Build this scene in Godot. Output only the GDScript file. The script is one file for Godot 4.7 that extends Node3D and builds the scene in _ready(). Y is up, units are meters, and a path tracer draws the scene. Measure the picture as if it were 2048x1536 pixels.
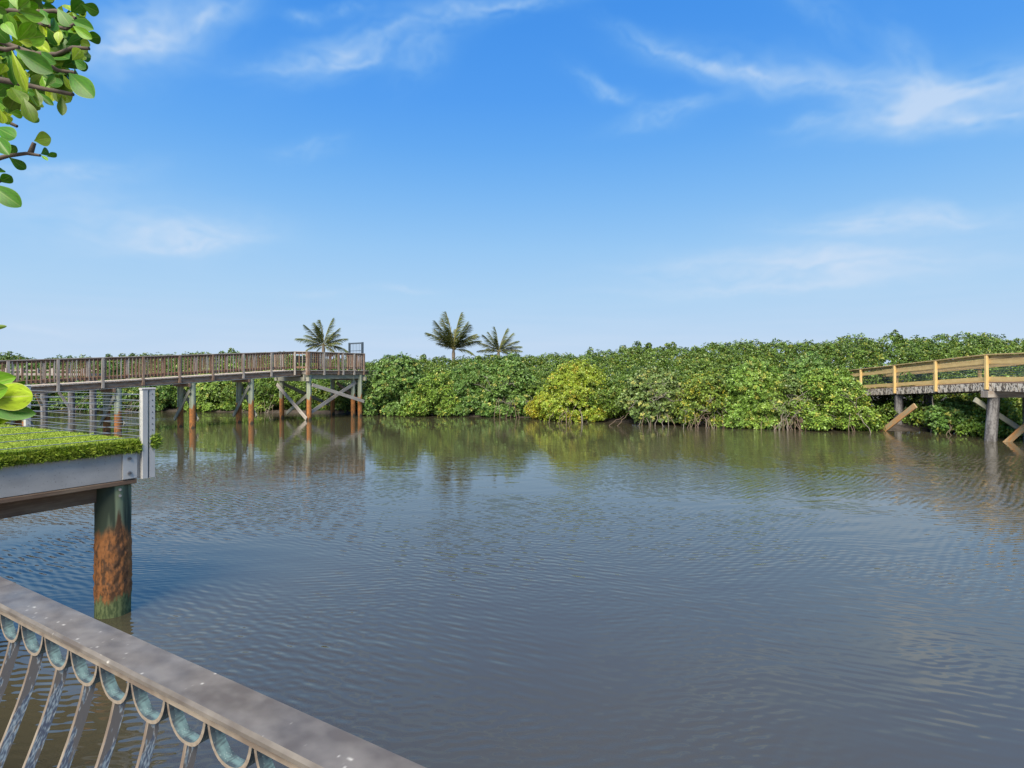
extends Node3D
# y up, metres; water level is y = 0, the camera stands 2.3 m above it at the origin and looks along -z.
# "depth" below means distance along -z.

const CAM_H := 2.3
const FOCAL := 1150.0      # focal length in units of the 2048 x 1536 frame
const HORIZON := 746.0

var rng := RandomNumberGenerator.new()
var taken := {}
var bars := {}
var M := {}
var noise := FastNoiseLite.new()

# ------------------------------------------------------------------ helpers
func pt(px: float, py: float, depth: float) -> Vector3:
	return Vector3((px - 1024.0) * depth / FOCAL, CAM_H + (HORIZON - py) * depth / FOCAL, -depth)

func on_water(px: float, py: float) -> Vector3:
	var depth := CAM_H * FOCAL / (py - HORIZON)
	return Vector3((px - 1024.0) * depth / FOCAL, 0, -depth)

func numbered(called: String) -> String:
	var n: int = taken.get(called, 0)
	taken[called] = n + 1
	return called if n == 0 else "%s_%03d" % [called, n]

func tag(o: Node, label: String, category: String, group := "") -> void:
	o.set_meta("label", label)
	o.set_meta("category", category)
	if group != "":
		o.set_meta("group", group)

func thing(called: String, label: String, category: String, at := Vector3.ZERO, group := "") -> Node3D:
	var o := Node3D.new()
	o.name = numbered(called)
	add_child(o)
	o.position = at
	tag(o, label, category, group)
	return o

func part(called: String, mesh: Mesh, mat: Material, parent: Node, xf := Transform3D()) -> MeshInstance3D:
	var o := MeshInstance3D.new()
	o.name = called
	o.mesh = mesh
	o.material_override = mat
	parent.add_child(o, true)
	o.transform = xf
	return o

func structure(called: String, mesh: Mesh, mat: Material, xf := Transform3D()) -> MeshInstance3D:
	var o := part(called, mesh, mat, self, xf)
	o.set_meta("kind", "structure")
	return o

func lin(r: float, g: float, b: float) -> Color:
	return Color(r, g, b).linear_to_srgb()

# frame with x from a to b
func along(a: Vector3, b: Vector3, up := Vector3.UP) -> Transform3D:
	var x := (b - a).normalized()
	var z := x.cross(up).normalized()
	var y := z.cross(x).normalized()
	return Transform3D(Basis(x, y, z), a)

# a beam of length l along x with chamfered long edges; u runs along it in metres, v round it
func bar_mesh(l: float, h: float, w: float, c := 0.006) -> ArrayMesh:
	var key := "%.3f %.3f %.3f %.4f" % [l, h, w, c]
	if bars.has(key):
		return bars[key]
	c = minf(c, minf(h, w) * 0.3)
	var y := h / 2.0
	var z := w / 2.0
	var ring := [Vector2(y, z - c), Vector2(y - c, z), Vector2(-y + c, z), Vector2(-y, z - c), Vector2(-y, -z + c), Vector2(-y + c, -z), Vector2(y - c, -z), Vector2(y, -z + c)]
	var st := SurfaceTool.new()
	st.begin(Mesh.PRIMITIVE_TRIANGLES)
	var v := 0.0
	for k in 8:
		var p: Vector2 = ring[k]
		var q: Vector2 = ring[(k + 1) % 8]
		var d := p.distance_to(q)
		var n := Vector3(0, (p.x + q.x), (p.y + q.y))
		var e := Vector3(0, q.x - p.x, q.y - p.y)
		n = Vector3(1, 0, 0).cross(e).normalized()
		if n.dot(Vector3(0, p.x + q.x, p.y + q.y)) < 0:
			n = -n
		var a := [Vector3(0, p.x, p.y), Vector3(l, p.x, p.y), Vector3(l, q.x, q.y), Vector3(0, q.x, q.y)]
		var uv := [Vector2(0, v), Vector2(l, v), Vector2(l, v + d), Vector2(0, v + d)]
		for i in [0, 1, 2, 0, 2, 3]:
			st.set_normal(n)
			st.set_uv(uv[i])
			st.add_vertex(a[i])
		v += d
	for s in [0, 1]:
		for k in range(1, 7):
			var tri := [0, k, k + 1] if s == 0 else [0, k + 1, k]
			for i in tri:
				st.set_normal(Vector3(-1 if s == 0 else 1, 0, 0))
				st.set_uv(Vector2(ring[i].x * 0.2, ring[i].y))
				st.add_vertex(Vector3(l * s, ring[i].x, ring[i].y))
	var m := done(st)
	bars[key] = m
	return m

func beam(called: String, a: Vector3, b: Vector3, h: float, w: float, mat: Material, parent: Node, c := 0.006, up := Vector3.UP) -> MeshInstance3D:
	return part(called, bar_mesh(a.distance_to(b), h, w, c), mat, parent, along(a, b, up))

# tapered tube through points; v runs 0..1 along it
func add_tube(st: SurfaceTool, pts: Array, radii: Array, sides := 8, caps := true) -> void:
	var n := pts.size()
	var rings := []
	var side := Vector3.ZERO
	var len_ := 0.0
	var total := 0.0
	for i in n - 1:
		total += (pts[i + 1] as Vector3).distance_to(pts[i])
	for i in n:
		var d: Vector3 = ((pts[mini(i + 1, n - 1)] as Vector3) - (pts[maxi(i - 1, 0)] as Vector3)).normalized()
		if side == Vector3.ZERO:
			side = d.cross(Vector3.UP if absf(d.y) < 0.9 else Vector3.RIGHT).normalized()
		else:
			side = (side - d * side.dot(d)).normalized()
		var other := d.cross(side)
		if i > 0:
			len_ += (pts[i] as Vector3).distance_to(pts[i - 1])
		var ring := []
		for k in sides + 1:
			var t := TAU * k / sides
			var nn := side * cos(t) + other * sin(t)
			ring.append([(pts[i] as Vector3) + nn * (radii[i] as float), nn, Vector2(float(k) / sides, len_ / maxf(total, 0.001))])
		rings.append(ring)
	for i in n - 1:
		for k in sides:
			for q in [[i, k], [i + 1, k], [i + 1, k + 1], [i, k], [i + 1, k + 1], [i, k + 1]]:
				var r: Array = rings[q[0]][q[1]]
				st.set_normal(r[1])
				st.set_uv(r[2])
				st.add_vertex(r[0])
	if caps:
		for e in [0, n - 1]:
			var nd: Vector3 = ((pts[e] as Vector3) - (pts[1 if e == 0 else n - 2] as Vector3)).normalized()
			for k in sides:
				for v in [[pts[e], Vector2(0.5, rings[e][k][2].y)], [rings[e][k][0], rings[e][k][2]], [rings[e][k + 1][0], rings[e][k + 1][2]]]:
					st.set_normal(nd)
					st.set_uv(v[1])
					st.add_vertex(v[0])

# commit with every triangle wound to agree with its normals
func done(st: SurfaceTool) -> ArrayMesh:
	var arr := st.commit_to_arrays()
	var v: PackedVector3Array = arr[Mesh.ARRAY_VERTEX]
	var n: PackedVector3Array = arr[Mesh.ARRAY_NORMAL]
	var idx := PackedInt32Array()
	if arr[Mesh.ARRAY_INDEX] != null:
		idx = arr[Mesh.ARRAY_INDEX]
	if idx.is_empty():
		idx.resize(v.size())
		for i in v.size():
			idx[i] = i
	for i in range(0, idx.size(), 3):
		var a := idx[i]
		var b := idx[i + 1]
		var c := idx[i + 2]
		if (v[c] - v[a]).cross(v[b] - v[a]).dot(n[a] + n[b] + n[c]) < 0.0:
			idx[i + 1] = c
			idx[i + 2] = b
	arr[Mesh.ARRAY_INDEX] = idx
	var m := ArrayMesh.new()
	m.add_surface_from_arrays(Mesh.PRIMITIVE_TRIANGLES, arr)
	return m

func tube_mesh(pts: Array, radii: Array, sides := 8) -> ArrayMesh:
	var st := SurfaceTool.new()
	st.begin(Mesh.PRIMITIVE_TRIANGLES)
	add_tube(st, pts, radii, sides)
	return done(st)

func tube(called: String, pts: Array, radii: Array, mat: Material, parent: Node, sides := 8) -> MeshInstance3D:
	return part(called, tube_mesh(pts, radii, sides), mat, parent)

func texture(w: int, h: int, f: Callable) -> ImageTexture:
	var data := PackedByteArray()
	data.resize(w * h * 3)
	var at := 0
	for y in h:
		for x in w:
			var c: Color = f.call(float(x) / w, float(y) / h)
			c = c.linear_to_srgb()
			data[at] = clampi(int(c.r * 255.0), 0, 255)
			data[at + 1] = clampi(int(c.g * 255.0), 0, 255)
			data[at + 2] = clampi(int(c.b * 255.0), 0, 255)
			at += 3
	return ImageTexture.create_from_image(Image.create_from_data(w, h, false, Image.FORMAT_RGB8, data))

# noise that repeats in u
func nz(u: float, v: float, fu: float, fv: float, off := 0.0) -> float:
	return noise.get_noise_3d(cos(u * TAU) * fu + off, sin(u * TAU) * fu, v * fv + off)

func mat(color: Color, rough := 0.8, metal := 0.0, spec := 0.5) -> StandardMaterial3D:
	var m := StandardMaterial3D.new()
	m.albedo_color = color
	m.roughness = rough
	m.metallic = metal
	m.metallic_specular = spec
	return m

func wood(a: Color, b: Color, dark: Color, off: float, rough := 0.85) -> StandardMaterial3D:
	var t := texture(256, 256, func(u, v):
		var grain := nz(u, v, 1.2, 900.0, off) * 0.6 + nz(u, v, 2.5, 2600.0, off + 9.0) * 0.5
		var patch := nz(u, v, 3.0, 60.0, off + 31.0) + 0.4 * nz(u, v, 14.0, 300.0, off + 57.0)
		var c := a.lerp(b, clampf(0.5 + patch * 0.9, 0, 1))
		var crack := clampf((grain - 0.22) * 3.0, 0, 1)
		c = c * (1.0 + grain * 0.35)
		c = c.lerp(dark, crack * 0.75)
		return c)
	var m := mat(Color.WHITE, rough, 0.0, 0.35)
	m.albedo_texture = t
	return m

# ------------------------------------------------------------------ sky and water
func sky_texture() -> ImageTexture:
	var w := 2048
	var h := 1024
	var stops := [[-2.0, 200, 219, 241], [2.8, 194, 217, 242], [7.2, 175, 211, 243], [12.1, 152, 200, 244], [16.7, 126, 185, 243], [21.2, 102, 170, 241], [25.4, 85, 158, 239], [32.3, 70, 146, 233], [60.0, 55, 128, 222], [90.0, 48, 118, 214]]
	# wisps of cirrus: azimuth, elevation, half length, half width, tilt (degrees), strength
	var wisps := []
	for c in [[300, 55, 150, 50, 18, 0.5], [250, 95, 90, 24, 12, 0.35], [430, 25, 90, 20, 25, 0.3], [760, 80, 190, 30, 17, 0.42], [640, 125, 140, 15, 4, 0.33], [850, 110, 70, 30, 40, 0.18], [1000, 8, 150, 18, 6, 0.42], [610, 32, 35, 14, -10, 0.25], [690, 15, 50, 10, 5, 0.25],
			[1330, 105, 110, 14, -22, 0.28], [1480, 140, 170, 22, -9, 0.42], [1690, 165, 190, 34, -8, 0.36], [1830, 130, 110, 26, -45, 0.22], [1960, 175, 170, 36, 16, 0.6], [1780, 235, 130, 20, 14, 0.34], [1960, 238, 110, 14, 10, 0.5], [1340, 228, 90, 13, 13, 0.34], [1215, 178, 70, 12, -24, 0.3], [1620, 248, 60, 8, 6, 0.25], [1640, 20, 100, 20, -25, 0.18],
			[385, 470, 120, 24, 4, 0.5], [380, 495, 80, 12, 2, 0.35], [240, 445, 190, 50, -10, 0.3], [130, 345, 120, 15, 2, 0.38], [620, 298, 60, 14, 6, 0.22], [1800, 445, 190, 20, 3, 0.55], [1560, 535, 240, 30, 3, 0.55], [1490, 575, 260, 7, 4, 0.3], [1750, 530, 160, 22, 0, 0.3], [800, 578, 60, 5, 0, 0.25], [640, 583, 50, 5, 3, 0.2], [250, 680, 160, 8, 1, -0.12], [60, 665, 90, 5, -2, 0.2]]:
		var az := atan((c[0] - 1024.0) / FOCAL)
		var el := atan((HORIZON - c[1]) / FOCAL * cos(az))
		var k := 57.3 / FOCAL * cos(az) * cos(el)
		wisps.append([rad_to_deg(az), rad_to_deg(el), c[2] * k * 1.1, c[3] * k * 1.3, deg_to_rad(c[4]) - atan(sin(el) * tan(az)), c[5] * 0.95])
	var n := FastNoiseLite.new()
	n.seed = 5
	n.frequency = 1.0
	n.fractal_octaves = 4
	var rows := []
	rows.resize(h)
	var row_job := func(y: int):
		var row := PackedFloat32Array()
		row.resize(w * 3)
		var el := 90.0 - (y + 0.5) / h * 180.0
		var e := maxf(el, -2.0)
		var base := Color.BLACK
		for i in stops.size() - 1:
			if e >= stops[i][0] and e <= stops[i + 1][0]:
				var t: float = (e - stops[i][0]) / (stops[i + 1][0] - stops[i][0])
				var p := Color8(stops[i][1], stops[i][2], stops[i][3])
				var q := Color8(stops[i + 1][1], stops[i + 1][2], stops[i + 1][3])
				base = p.lerp(q, t)
		var near := []
		for c in wisps:
			if absf(el - c[1]) < c[2] * absf(sin(c[4])) * 2.2 + c[3] * 3.0 + 1.0:
				near.append(c)
		for x in w:
			var az := (x + 0.5) / w * 360.0     # column 0 looks along -z
			if az > 180.0:
				az -= 360.0
			var col := base
			if el > -1.0:
				var a := deg_to_rad(az)
				var fx := sin(a) * 9.0
				var fz := cos(a) * 9.0
				var fibre := n.get_noise_3d(fx * 1.2, fz * 1.2, el * 0.45)
				var cover := 0.0
				if absf(az) < 62.0 and near.size() > 0:
					var wob := n.get_noise_3d(fx * 0.6 + 40.0, fz * 0.6, el * 0.2) * 2.0
					for c in near:
						var dx: float = (az - c[0]) * cos(deg_to_rad(el))
						var dy: float = el - c[1] + wob * 0.5
						var ca := cos(c[4])
						var sa := sin(c[4])
						var l: float = (dx * ca + dy * sa) / c[2]
						var q: float = (-dx * sa + dy * ca) / c[3]
						var r := l * l + q * q
						if r < 6.0:
							var strand := n.get_noise_3d(l * 0.9 + c[0], q * 0.75 + c[1] * 3.0 + wob * 0.3, c[3]) + 0.5 * n.get_noise_3d(l * 2.5 + c[1], q * 3.2 + wob * 0.8, c[2])
							cover += c[5] * exp(-r * 1.1) * clampf(0.85 + 0.95 * strand + 0.15 * fibre, 0.0, 1.6)
				var out := maxf(smoothstep(46.0, 58.0, absf(az)), smoothstep(34.0, 42.0, el))
				if out > 0.0:
					var g := n.get_noise_3d(fx * 0.35 + 11.0, fz * 0.35, el * 0.1) + 0.35 * fibre
					cover += out * clampf((g - 0.12) * 1.3, 0.0, 0.5)
				var low := clampf(1.0 - el / 9.0, 0.0, 1.0)
				cover += low * 0.22 * n.get_noise_3d(fx * 0.5 + 80.0, fz * 0.5, el * 1.3)
				cover = clampf(cover, -0.12, 0.75)
				var white := Color(0.86, 0.90, 0.965)
				col = base.lerp(white, cover)
			col = col.srgb_to_linear()
			row[x * 3] = col.r
			row[x * 3 + 1] = col.g
			row[x * 3 + 2] = col.b
		rows[y] = row
	var id := WorkerThreadPool.add_group_task(row_job, h)
	WorkerThreadPool.wait_for_group_task_completion(id)
	var all := PackedByteArray()
	for y in h:
		all.append_array((rows[y] as PackedFloat32Array).to_byte_array())
	return ImageTexture.create_from_image(Image.create_from_data(w, h, false, Image.FORMAT_RGBF, all))

# slopes of the rippled water over one 30 m square, stored eight times too steep (normal_scale undoes it)
const TILE := 30.0
const SLOPE_MAX := 0.3
func ripple_texture() -> ImageTexture:
	var s := 2048
	var table := PackedFloat32Array()
	table.resize(4096)
	for i in 4096:
		table[i] = cos(TAU * i / 4096.0)
	var r := RandomNumberGenerator.new()
	r.seed = 77
	# groups: [count, shortest, longest wavelength, mean direction, spread (degrees), rms slope]
	var groups := [[6, 0.06, 0.125, 74.0, 28.0, 0.058], [6, 0.065, 0.14, 108.0, 28.0, 0.062], [3, 0.30, 0.9, 92.0, 40.0, 0.007], [3, 0.18, 0.34, 98.0, 30.0, 0.030]]
	var mm := PackedInt32Array()
	var nn := PackedInt32Array()
	var ph := PackedInt32Array()
	var ax := PackedFloat32Array()
	var ay := PackedFloat32Array()
	var wp := PackedFloat32Array()
	var first := [0]
	for g in groups:
		for i in g[0]:
			var lam: float = g[1] * pow(g[2] / g[1], (i + r.randf()) / g[0])
			var ang := deg_to_rad(g[3] + r.randfn() * g[4] * 0.6)
			var k := TILE / lam
			var m := int(round(k * cos(ang)))
			var n := int(round(k * sin(ang)))
			mm.append(m)
			nn.append(n)
			ph.append(r.randi() % 4096)
			var amp: float = g[5] * sqrt(2.0 / g[0])
			var kk := sqrt(float(m * m + n * n))
			ax.append(amp * m / kk)
			ay.append(amp * n / kk)
			wp.append(r.randf_range(0.6, 1.3) * 4096.0 * clampf(0.35 / lam, 0.3, 3.0) * (1.0 if r.randf() < 0.5 else -1.0))
		first.append(mm.size())
	var f0: int = first[1]
	var f1: int = first[2]
	var f2: int = first[3]
	var f3: int = first[4]
	var wx := s / 2      # crests run mostly along x, so half the columns do
	var rows := []
	rows.resize(s)
	var job := func(j: int):
		var row := PackedByteArray()
		row.resize(wx * 3)
		var v := float(j) / s
		var at := PackedInt32Array()
		at.resize(f3)
		for k in f3:
			at[k] = 2 * nn[k] * j + ph[k]
		for i in wx:
			var x := 4 * i
			var y := 2 * j
			var w1 := table[(3 * x + 2 * y + 300) & 4095] + table[(-2 * x + 5 * y + 1900) & 4095] + 0.7 * table[(7 * x + 4 * y + 2900) & 4095]
			var w2 := table[(2 * x - 3 * y + 1300 + int(300 * w1)) & 4095] + table[(5 * x + 3 * y + 700) & 4095] + 0.8 * table[(-6 * x + 9 * y + 100) & 4095]
			var w3 := table[(9 * x + 4 * y + 3300 + int(500 * w2)) & 4095] + table[(-4 * x + 13 * y + 2100) & 4095] + 0.8 * table[(14 * x - 8 * y + 900) & 4095]
			var warp := 0.08 * w1 + 0.055 * w2 + 0.025 * w3
			# breeze: roughest in the right far part of the creek, calmest left of its middle
			var u := float(i) / wx
			var right := clampf((u - 0.57) * 3.4, 0.0, 1.0) * clampf((0.74 - v) * 5.0, 0.0, 1.0) * clampf((0.98 - u) * 14.0, 0.0, 1.0)
			var a0 := clampf(0.42 + 0.24 * w1 + 0.18 * w3, 0.08, 1.0) * (1.0 + 0.3 * right)
			var a1 := clampf(0.38 + 0.23 * w2 - 0.16 * w3, 0.08, 1.0) * (1.0 + right) + 0.25 * right
			# lee of the far bank left of the breeze: almost a mirror
			var lee := clampf((0.68 - v) * 4.0, 0.0, 1.0) * (1.0 - right)
			a0 *= 1.0 - 0.80 * lee
			a1 *= 1.0 - 0.80 * lee
			var a2 := 1.0 - 0.6 * lee
			var sx := 0.0
			var sy := 0.0
			var chop := right * clampf((0.62 - v) * 4.0, 0.0, 1.0) * clampf(0.55 + 0.3 * w2, 0.1, 1.0)
			for k in f3:
				var c := table[(at[k] + mm[k] * x + int(wp[k] * warp)) & 4095] * (a0 if k < f0 else (a1 if k < f1 else (a2 if k < f2 else chop)))
				sx += ax[k] * c
				sy += ay[k] * c
			row[i * 3] = clampi(int((sx / SLOPE_MAX * 0.5 + 0.5) * 255.0 + 0.5), 0, 255)
			row[i * 3 + 1] = clampi(int((sy / SLOPE_MAX * 0.5 + 0.5) * 255.0 + 0.5), 0, 255)
			row[i * 3 + 2] = 255
		rows[j] = row
	var id := WorkerThreadPool.add_group_task(job, s)
	WorkerThreadPool.wait_for_group_task_completion(id)
	var all := PackedByteArray()
	for j in s:
		all.append_array(rows[j])
	return ImageTexture.create_from_image(Image.create_from_data(wx, s, false, Image.FORMAT_RGB8, all))

# ------------------------------------------------------------------ materials
func make_materials() -> void:
	noise.seed = 3
	noise.frequency = 0.1
	noise.fractal_octaves = 3
	noise.noise_type = FastNoiseLite.TYPE_SIMPLEX
	M.old_wood = wood(Color(0.31, 0.245, 0.19), Color(0.21, 0.13, 0.085), Color(0.05, 0.035, 0.028), 0.0)
	M.grey_wood = wood(Color(0.36, 0.33, 0.29), Color(0.27, 0.22, 0.18), Color(0.07, 0.06, 0.05), 20.0)
	M.red_wood = wood(Color(0.27, 0.165, 0.105), Color(0.18, 0.095, 0.06), Color(0.05, 0.03, 0.02), 40.0)
	M.pale_wood = wood(Color(0.46, 0.42, 0.36), Color(0.36, 0.31, 0.26), Color(0.10, 0.08, 0.07), 60.0)
	M.brace_wood = wood(Color(0.31, 0.30, 0.24), Color(0.22, 0.23, 0.17), Color(0.08, 0.07, 0.05), 80.0)
	M.new_wood = wood(Color(0.70, 0.50, 0.22), Color(0.60, 0.41, 0.16), Color(0.42, 0.26, 0.10), 100.0, 0.7)
	M.new_wood_top = wood(Color(0.48, 0.36, 0.18), Color(0.40, 0.28, 0.13), Color(0.28, 0.17, 0.08), 120.0, 0.7)
	M.dark_wood = wood(Color(0.045, 0.042, 0.04), Color(0.07, 0.06, 0.055), Color(0.015, 0.015, 0.015), 140.0)
	M.rust_wood = wood(Color(0.42, 0.20, 0.07), Color(0.30, 0.25, 0.15), Color(0.12, 0.05, 0.02), 160.0)
	M.ledger_wood = wood(Color(0.22, 0.155, 0.10), Color(0.16, 0.10, 0.065), Color(0.05, 0.03, 0.02), 180.0)
	# stringer of the right bridge: white mineral runs and black mould on old timber
	var m := mat(Color.WHITE, 0.85)
	m.albedo_texture = texture(512, 128, func(u, v):
		var a: float = nz(u, v, 14.0, 45.0, 3.0)
		var b := nz(u, v, 24.0, 100.0, 13.0)
		var runs := nz(u, v, 30.0, 20.0, 23.0)
		var c := Color(0.42, 0.34, 0.24).lerp(Color(0.68, 0.62, 0.52), clampf(0.6 + runs * 1.6, 0, 1))
		return c.lerp(Color(0.05, 0.038, 0.03), clampf((b + a * 0.9 + 0.02) * 5.0, 0, 0.92)))
	M.stained = m
	# piles: green treated timber above, orange growth in the tide zone, dark foot
	m = mat(Color.WHITE, 0.9)
	m.albedo_texture = texture(128, 512, func(u, v):
		var streak := nz(u, v, 9.0, 9.0, 5.0) + 0.5 * nz(u, v, 22.0, 14.0, 15.0)
		var fine := nz(u, v, 20.0, 260.0, 45.0)
		var edge: float = v + 0.16 * nz(u, v, 9.0, 30.0, 25.0) + 0.015 * fine
		var c := Color(0.17, 0.20, 0.13).lerp(Color(0.37, 0.40, 0.29), clampf(0.5 + streak * 1.5, 0, 1))
		var orange := Color(0.44, 0.165, 0.04).lerp(Color(0.25, 0.11, 0.035), clampf(0.5 + fine * 1.2 + streak * 0.6, 0, 1))
		c = c.lerp(orange, smoothstep(0.43, 0.47, edge))
		c = c.lerp(Color(0.055, 0.045, 0.028), smoothstep(0.76, 0.84, edge))
		return c)
	M.pile = m
	m = mat(Color.WHITE, 0.8)
	m.albedo_texture = texture(256, 512, func(u, v):
		var streak := nz(u, v, 8.0, 7.0, 105.0) + 0.5 * nz(u, v, 22.0, 12.0, 115.0)
		var fine := nz(u, v, 40.0, 110.0, 145.0) + 0.6 * nz(u, v, 80.0, 330.0, 165.0)
		var edge: float = v + 0.10 * streak + 0.02 * fine
		var c := Color(0.03, 0.045, 0.026).lerp(Color(0.18, 0.22, 0.13), clampf(0.42 + streak * 1.7, 0, 1))
		var orange := Color(0.30, 0.115, 0.032).lerp(Color(0.085, 0.04, 0.016), clampf(0.45 + fine * 1.2 + streak * 1.2, 0, 1))
		c = c.lerp(Color(0.012, 0.014, 0.01), clampf((nz(u, v, 34.0, 5.0, 195.0) - 0.34) * 9.0, 0, 0.85))
		c = c.lerp(orange, smoothstep(0.22, 0.30, edge))
		var green := Color(0.05, 0.075, 0.025).lerp(Color(0.13, 0.16, 0.06), clampf(0.5 + fine * 1.6, 0, 1))
		c = c.lerp(green, smoothstep(0.68, 0.74, v + 0.06 * nz(u, v, 10.0, 30.0, 185.0) + 0.015 * fine))
		return c)
	M.near_pile = m
	m = mat(Color.WHITE, 0.85)
	m.albedo_texture = texture(128, 256, func(u, v):
		var s1 := nz(u, v, 12.0, 14.0, 205.0)
		var s2 := nz(u, v, 30.0, 160.0, 215.0)
		return Color(0.075, 0.07, 0.068).lerp(Color(0.21, 0.20, 0.19), clampf(0.42 + s1 * 1.3 + s2 * 0.9, 0, 1)))
	M.grey_pile = m
	# aluminium of the turf deck
	m = mat(Color.WHITE, 0.55, 0.0, 0.5)
	m.albedo_texture = texture(256, 256, func(u, v):
		var a: float = nz(u, v, 4.0, 50.0, 305.0)
		var spot := nz(u, v, 60.0, 400.0, 325.0)
		var c := Color(0.40, 0.37, 0.33) * (1.0 + 0.16 * a)
		return c.lerp(Color(0.12, 0.11, 0.10), clampf((spot - 0.55) * 5.0, 0, 0.7)).lerp(Color(0.55, 0.54, 0.5), clampf((-spot - 0.58) * 5.0, 0, 0.7)))
	M.fascia = m
	M.white_metal = mat(lin(0.54, 0.53, 0.50), 0.45)
	M.white_metal.albedo_texture = texture(128, 128, func(u, v):
		return Color(0.93, 0.92, 0.90) * (1.0 + 0.10 * nz(u, v, 6.0, 120.0, 405.0)))
	M.post_cap = mat(lin(0.42, 0.40, 0.38), 0.5)
	M.steel = mat(lin(0.42, 0.41, 0.40), 0.35, 0.7)
	M.bolt = mat(lin(0.16, 0.15, 0.145), 0.45, 0.6)
	M.hole = mat(lin(0.02, 0.02, 0.02), 0.9)
	# bronze railing
	m = mat(Color.WHITE, 0.6, 0.1, 0.4)
	m.albedo_texture = texture(512, 256, func(u, v):
		var cloud := nz(u, v, 9.0, 90.0, 505.0) + 0.6 * nz(u, v, 28.0, 260.0, 515.0)
		var fleck := nz(u, v, 60.0, 900.0, 525.0)
		var c := Color(0.10, 0.086, 0.072).lerp(Color(0.18, 0.16, 0.135), clampf(0.45 + cloud * 0.8, 0, 1))
		return c.lerp(Color(0.52, 0.49, 0.42), clampf((fleck + 0.3 * cloud - 0.70) * 9.0, 0, 0.9)))
	m.roughness_texture = texture(256, 128, func(u, v):
		var q := clampf(0.8 + 0.5 * nz(u, v, 6.0, 70.0, 535.0), 0.3, 1.0)
		q = q * q
		return Color(q, q, q))
	M.rail_top = m
	m = mat(Color.WHITE, 0.5, 0.1)
	m.albedo_texture = texture(256, 128, func(u, v):
		var a: float = nz(u, v, 7.0, 60.0, 605.0)
		var b := nz(u, v, 30.0, 300.0, 615.0)
		return Color(0.15, 0.115, 0.085).lerp(Color(0.27, 0.225, 0.17), clampf(0.5 + a + b * 0.8, 0, 1)))
	M.bronze = m
	m = mat(Color.WHITE, 0.6, 0.0)
	m.albedo_texture = texture(256, 256, func(u, v):
		var a: float = nz(u, v, 5.0, 40.0, 705.0)
		var run := nz(u, v, 26.0, 14.0, 715.0)
		var b := nz(u, v, 40.0, 320.0, 725.0)
		var c := Color(0.045, 0.065, 0.078).lerp(Color(0.14, 0.225, 0.22), clampf(0.42 + a * 1.3 + run * 0.3, 0, 1))
		c = c.lerp(Color(0.028, 0.032, 0.04), clampf((run - 0.3) * 4.0, 0, 0.6))
		return c.lerp(Color(0.45, 0.5, 0.46), clampf((b - 0.5) * 6.0, 0, 0.6)))
	M.verdigris = m
	m = mat(Color.WHITE, 0.65, 0.0)
	m.albedo_texture = texture(512, 128, func(u, v):
		var a: float = nz(u, v, 9.0, 20.0, 805.0)
		var e := nz(u, v, 30.0, 90.0, 815.0)
		var b := nz(u, v, 90.0, 200.0, 825.0)
		var c := Color(0.17, 0.15, 0.135)
		var peeled := clampf((a + 0.55 * e + 0.16) * 9.0, 0, 1)
		var under := Color(0.10, 0.115, 0.15).lerp(Color(0.36, 0.44, 0.46), clampf(0.35 + b * 1.6 + e * 0.5, 0, 1))
		c = c.lerp(under, peeled)
		var rim := 1.0 - absf(peeled - 0.5) * 2.0
		return c.lerp(Color(0.58, 0.56, 0.50), clampf(rim * 1.3 + (b - 0.34) * 4.0 * peeled, 0, 0.9)))
	M.peeled = m
	# plants
	M.leaf = mat(Color.WHITE, 0.42, 0.0, 0.5)
	M.leaf.vertex_color_use_as_albedo = true
	M.leaf.backlight_enabled = true
	M.leaf.backlight = Color(0.5, 0.55, 0.25)
	M.turf = mat(Color.WHITE, 0.6, 0.0, 0.4)
	M.turf.vertex_color_use_as_albedo = true
	M.turf.backlight_enabled = true
	M.turf.backlight = Color(0.4, 0.45, 0.2)
	M.turf_mat = mat(lin(0.05, 0.09, 0.015), 0.95)
	m = mat(Color.WHITE, 0.9)
	m.albedo_texture = texture(64, 256, func(u, v):
		return Color(0.20, 0.165, 0.13).lerp(Color(0.36, 0.32, 0.27), clampf(0.5 + nz(u, v, 4.0, 90.0, 905.0) * 1.5, 0, 1)))
	M.bark = m
	M.twig = mat(lin(0.22, 0.19, 0.155), 0.9)
	M.root = mat(lin(0.17, 0.12, 0.085), 0.9)
	M.branch = mat(lin(0.10, 0.075, 0.055), 0.9)
	M.palm_trunk = mat(lin(0.22, 0.17, 0.12), 0.9)
	M.palm = mat(Color.WHITE, 0.5)
	M.palm.vertex_color_use_as_albedo = true
	M.palm.backlight_enabled = true
	M.palm.backlight = Color(0.3, 0.35, 0.15)
	M.gate = mat(lin(0.055, 0.075, 0.095), 0.5)
	M.mud = mat(Color.WHITE, 0.95)
	M.mud.albedo_texture = texture(256, 256, func(u, v):
		return Color(0.035, 0.028, 0.02).lerp(Color(0.065, 0.05, 0.036), clampf(0.5 + nz(u, v, 20.0, 100.0, 955.0) * 1.5, 0, 1)))
	M.mud.uv1_triplanar = true
	M.mud.uv1_world_triplanar = true
	M.mud.uv1_scale = Vector3(0.3, 0.3, 0.3)
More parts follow.
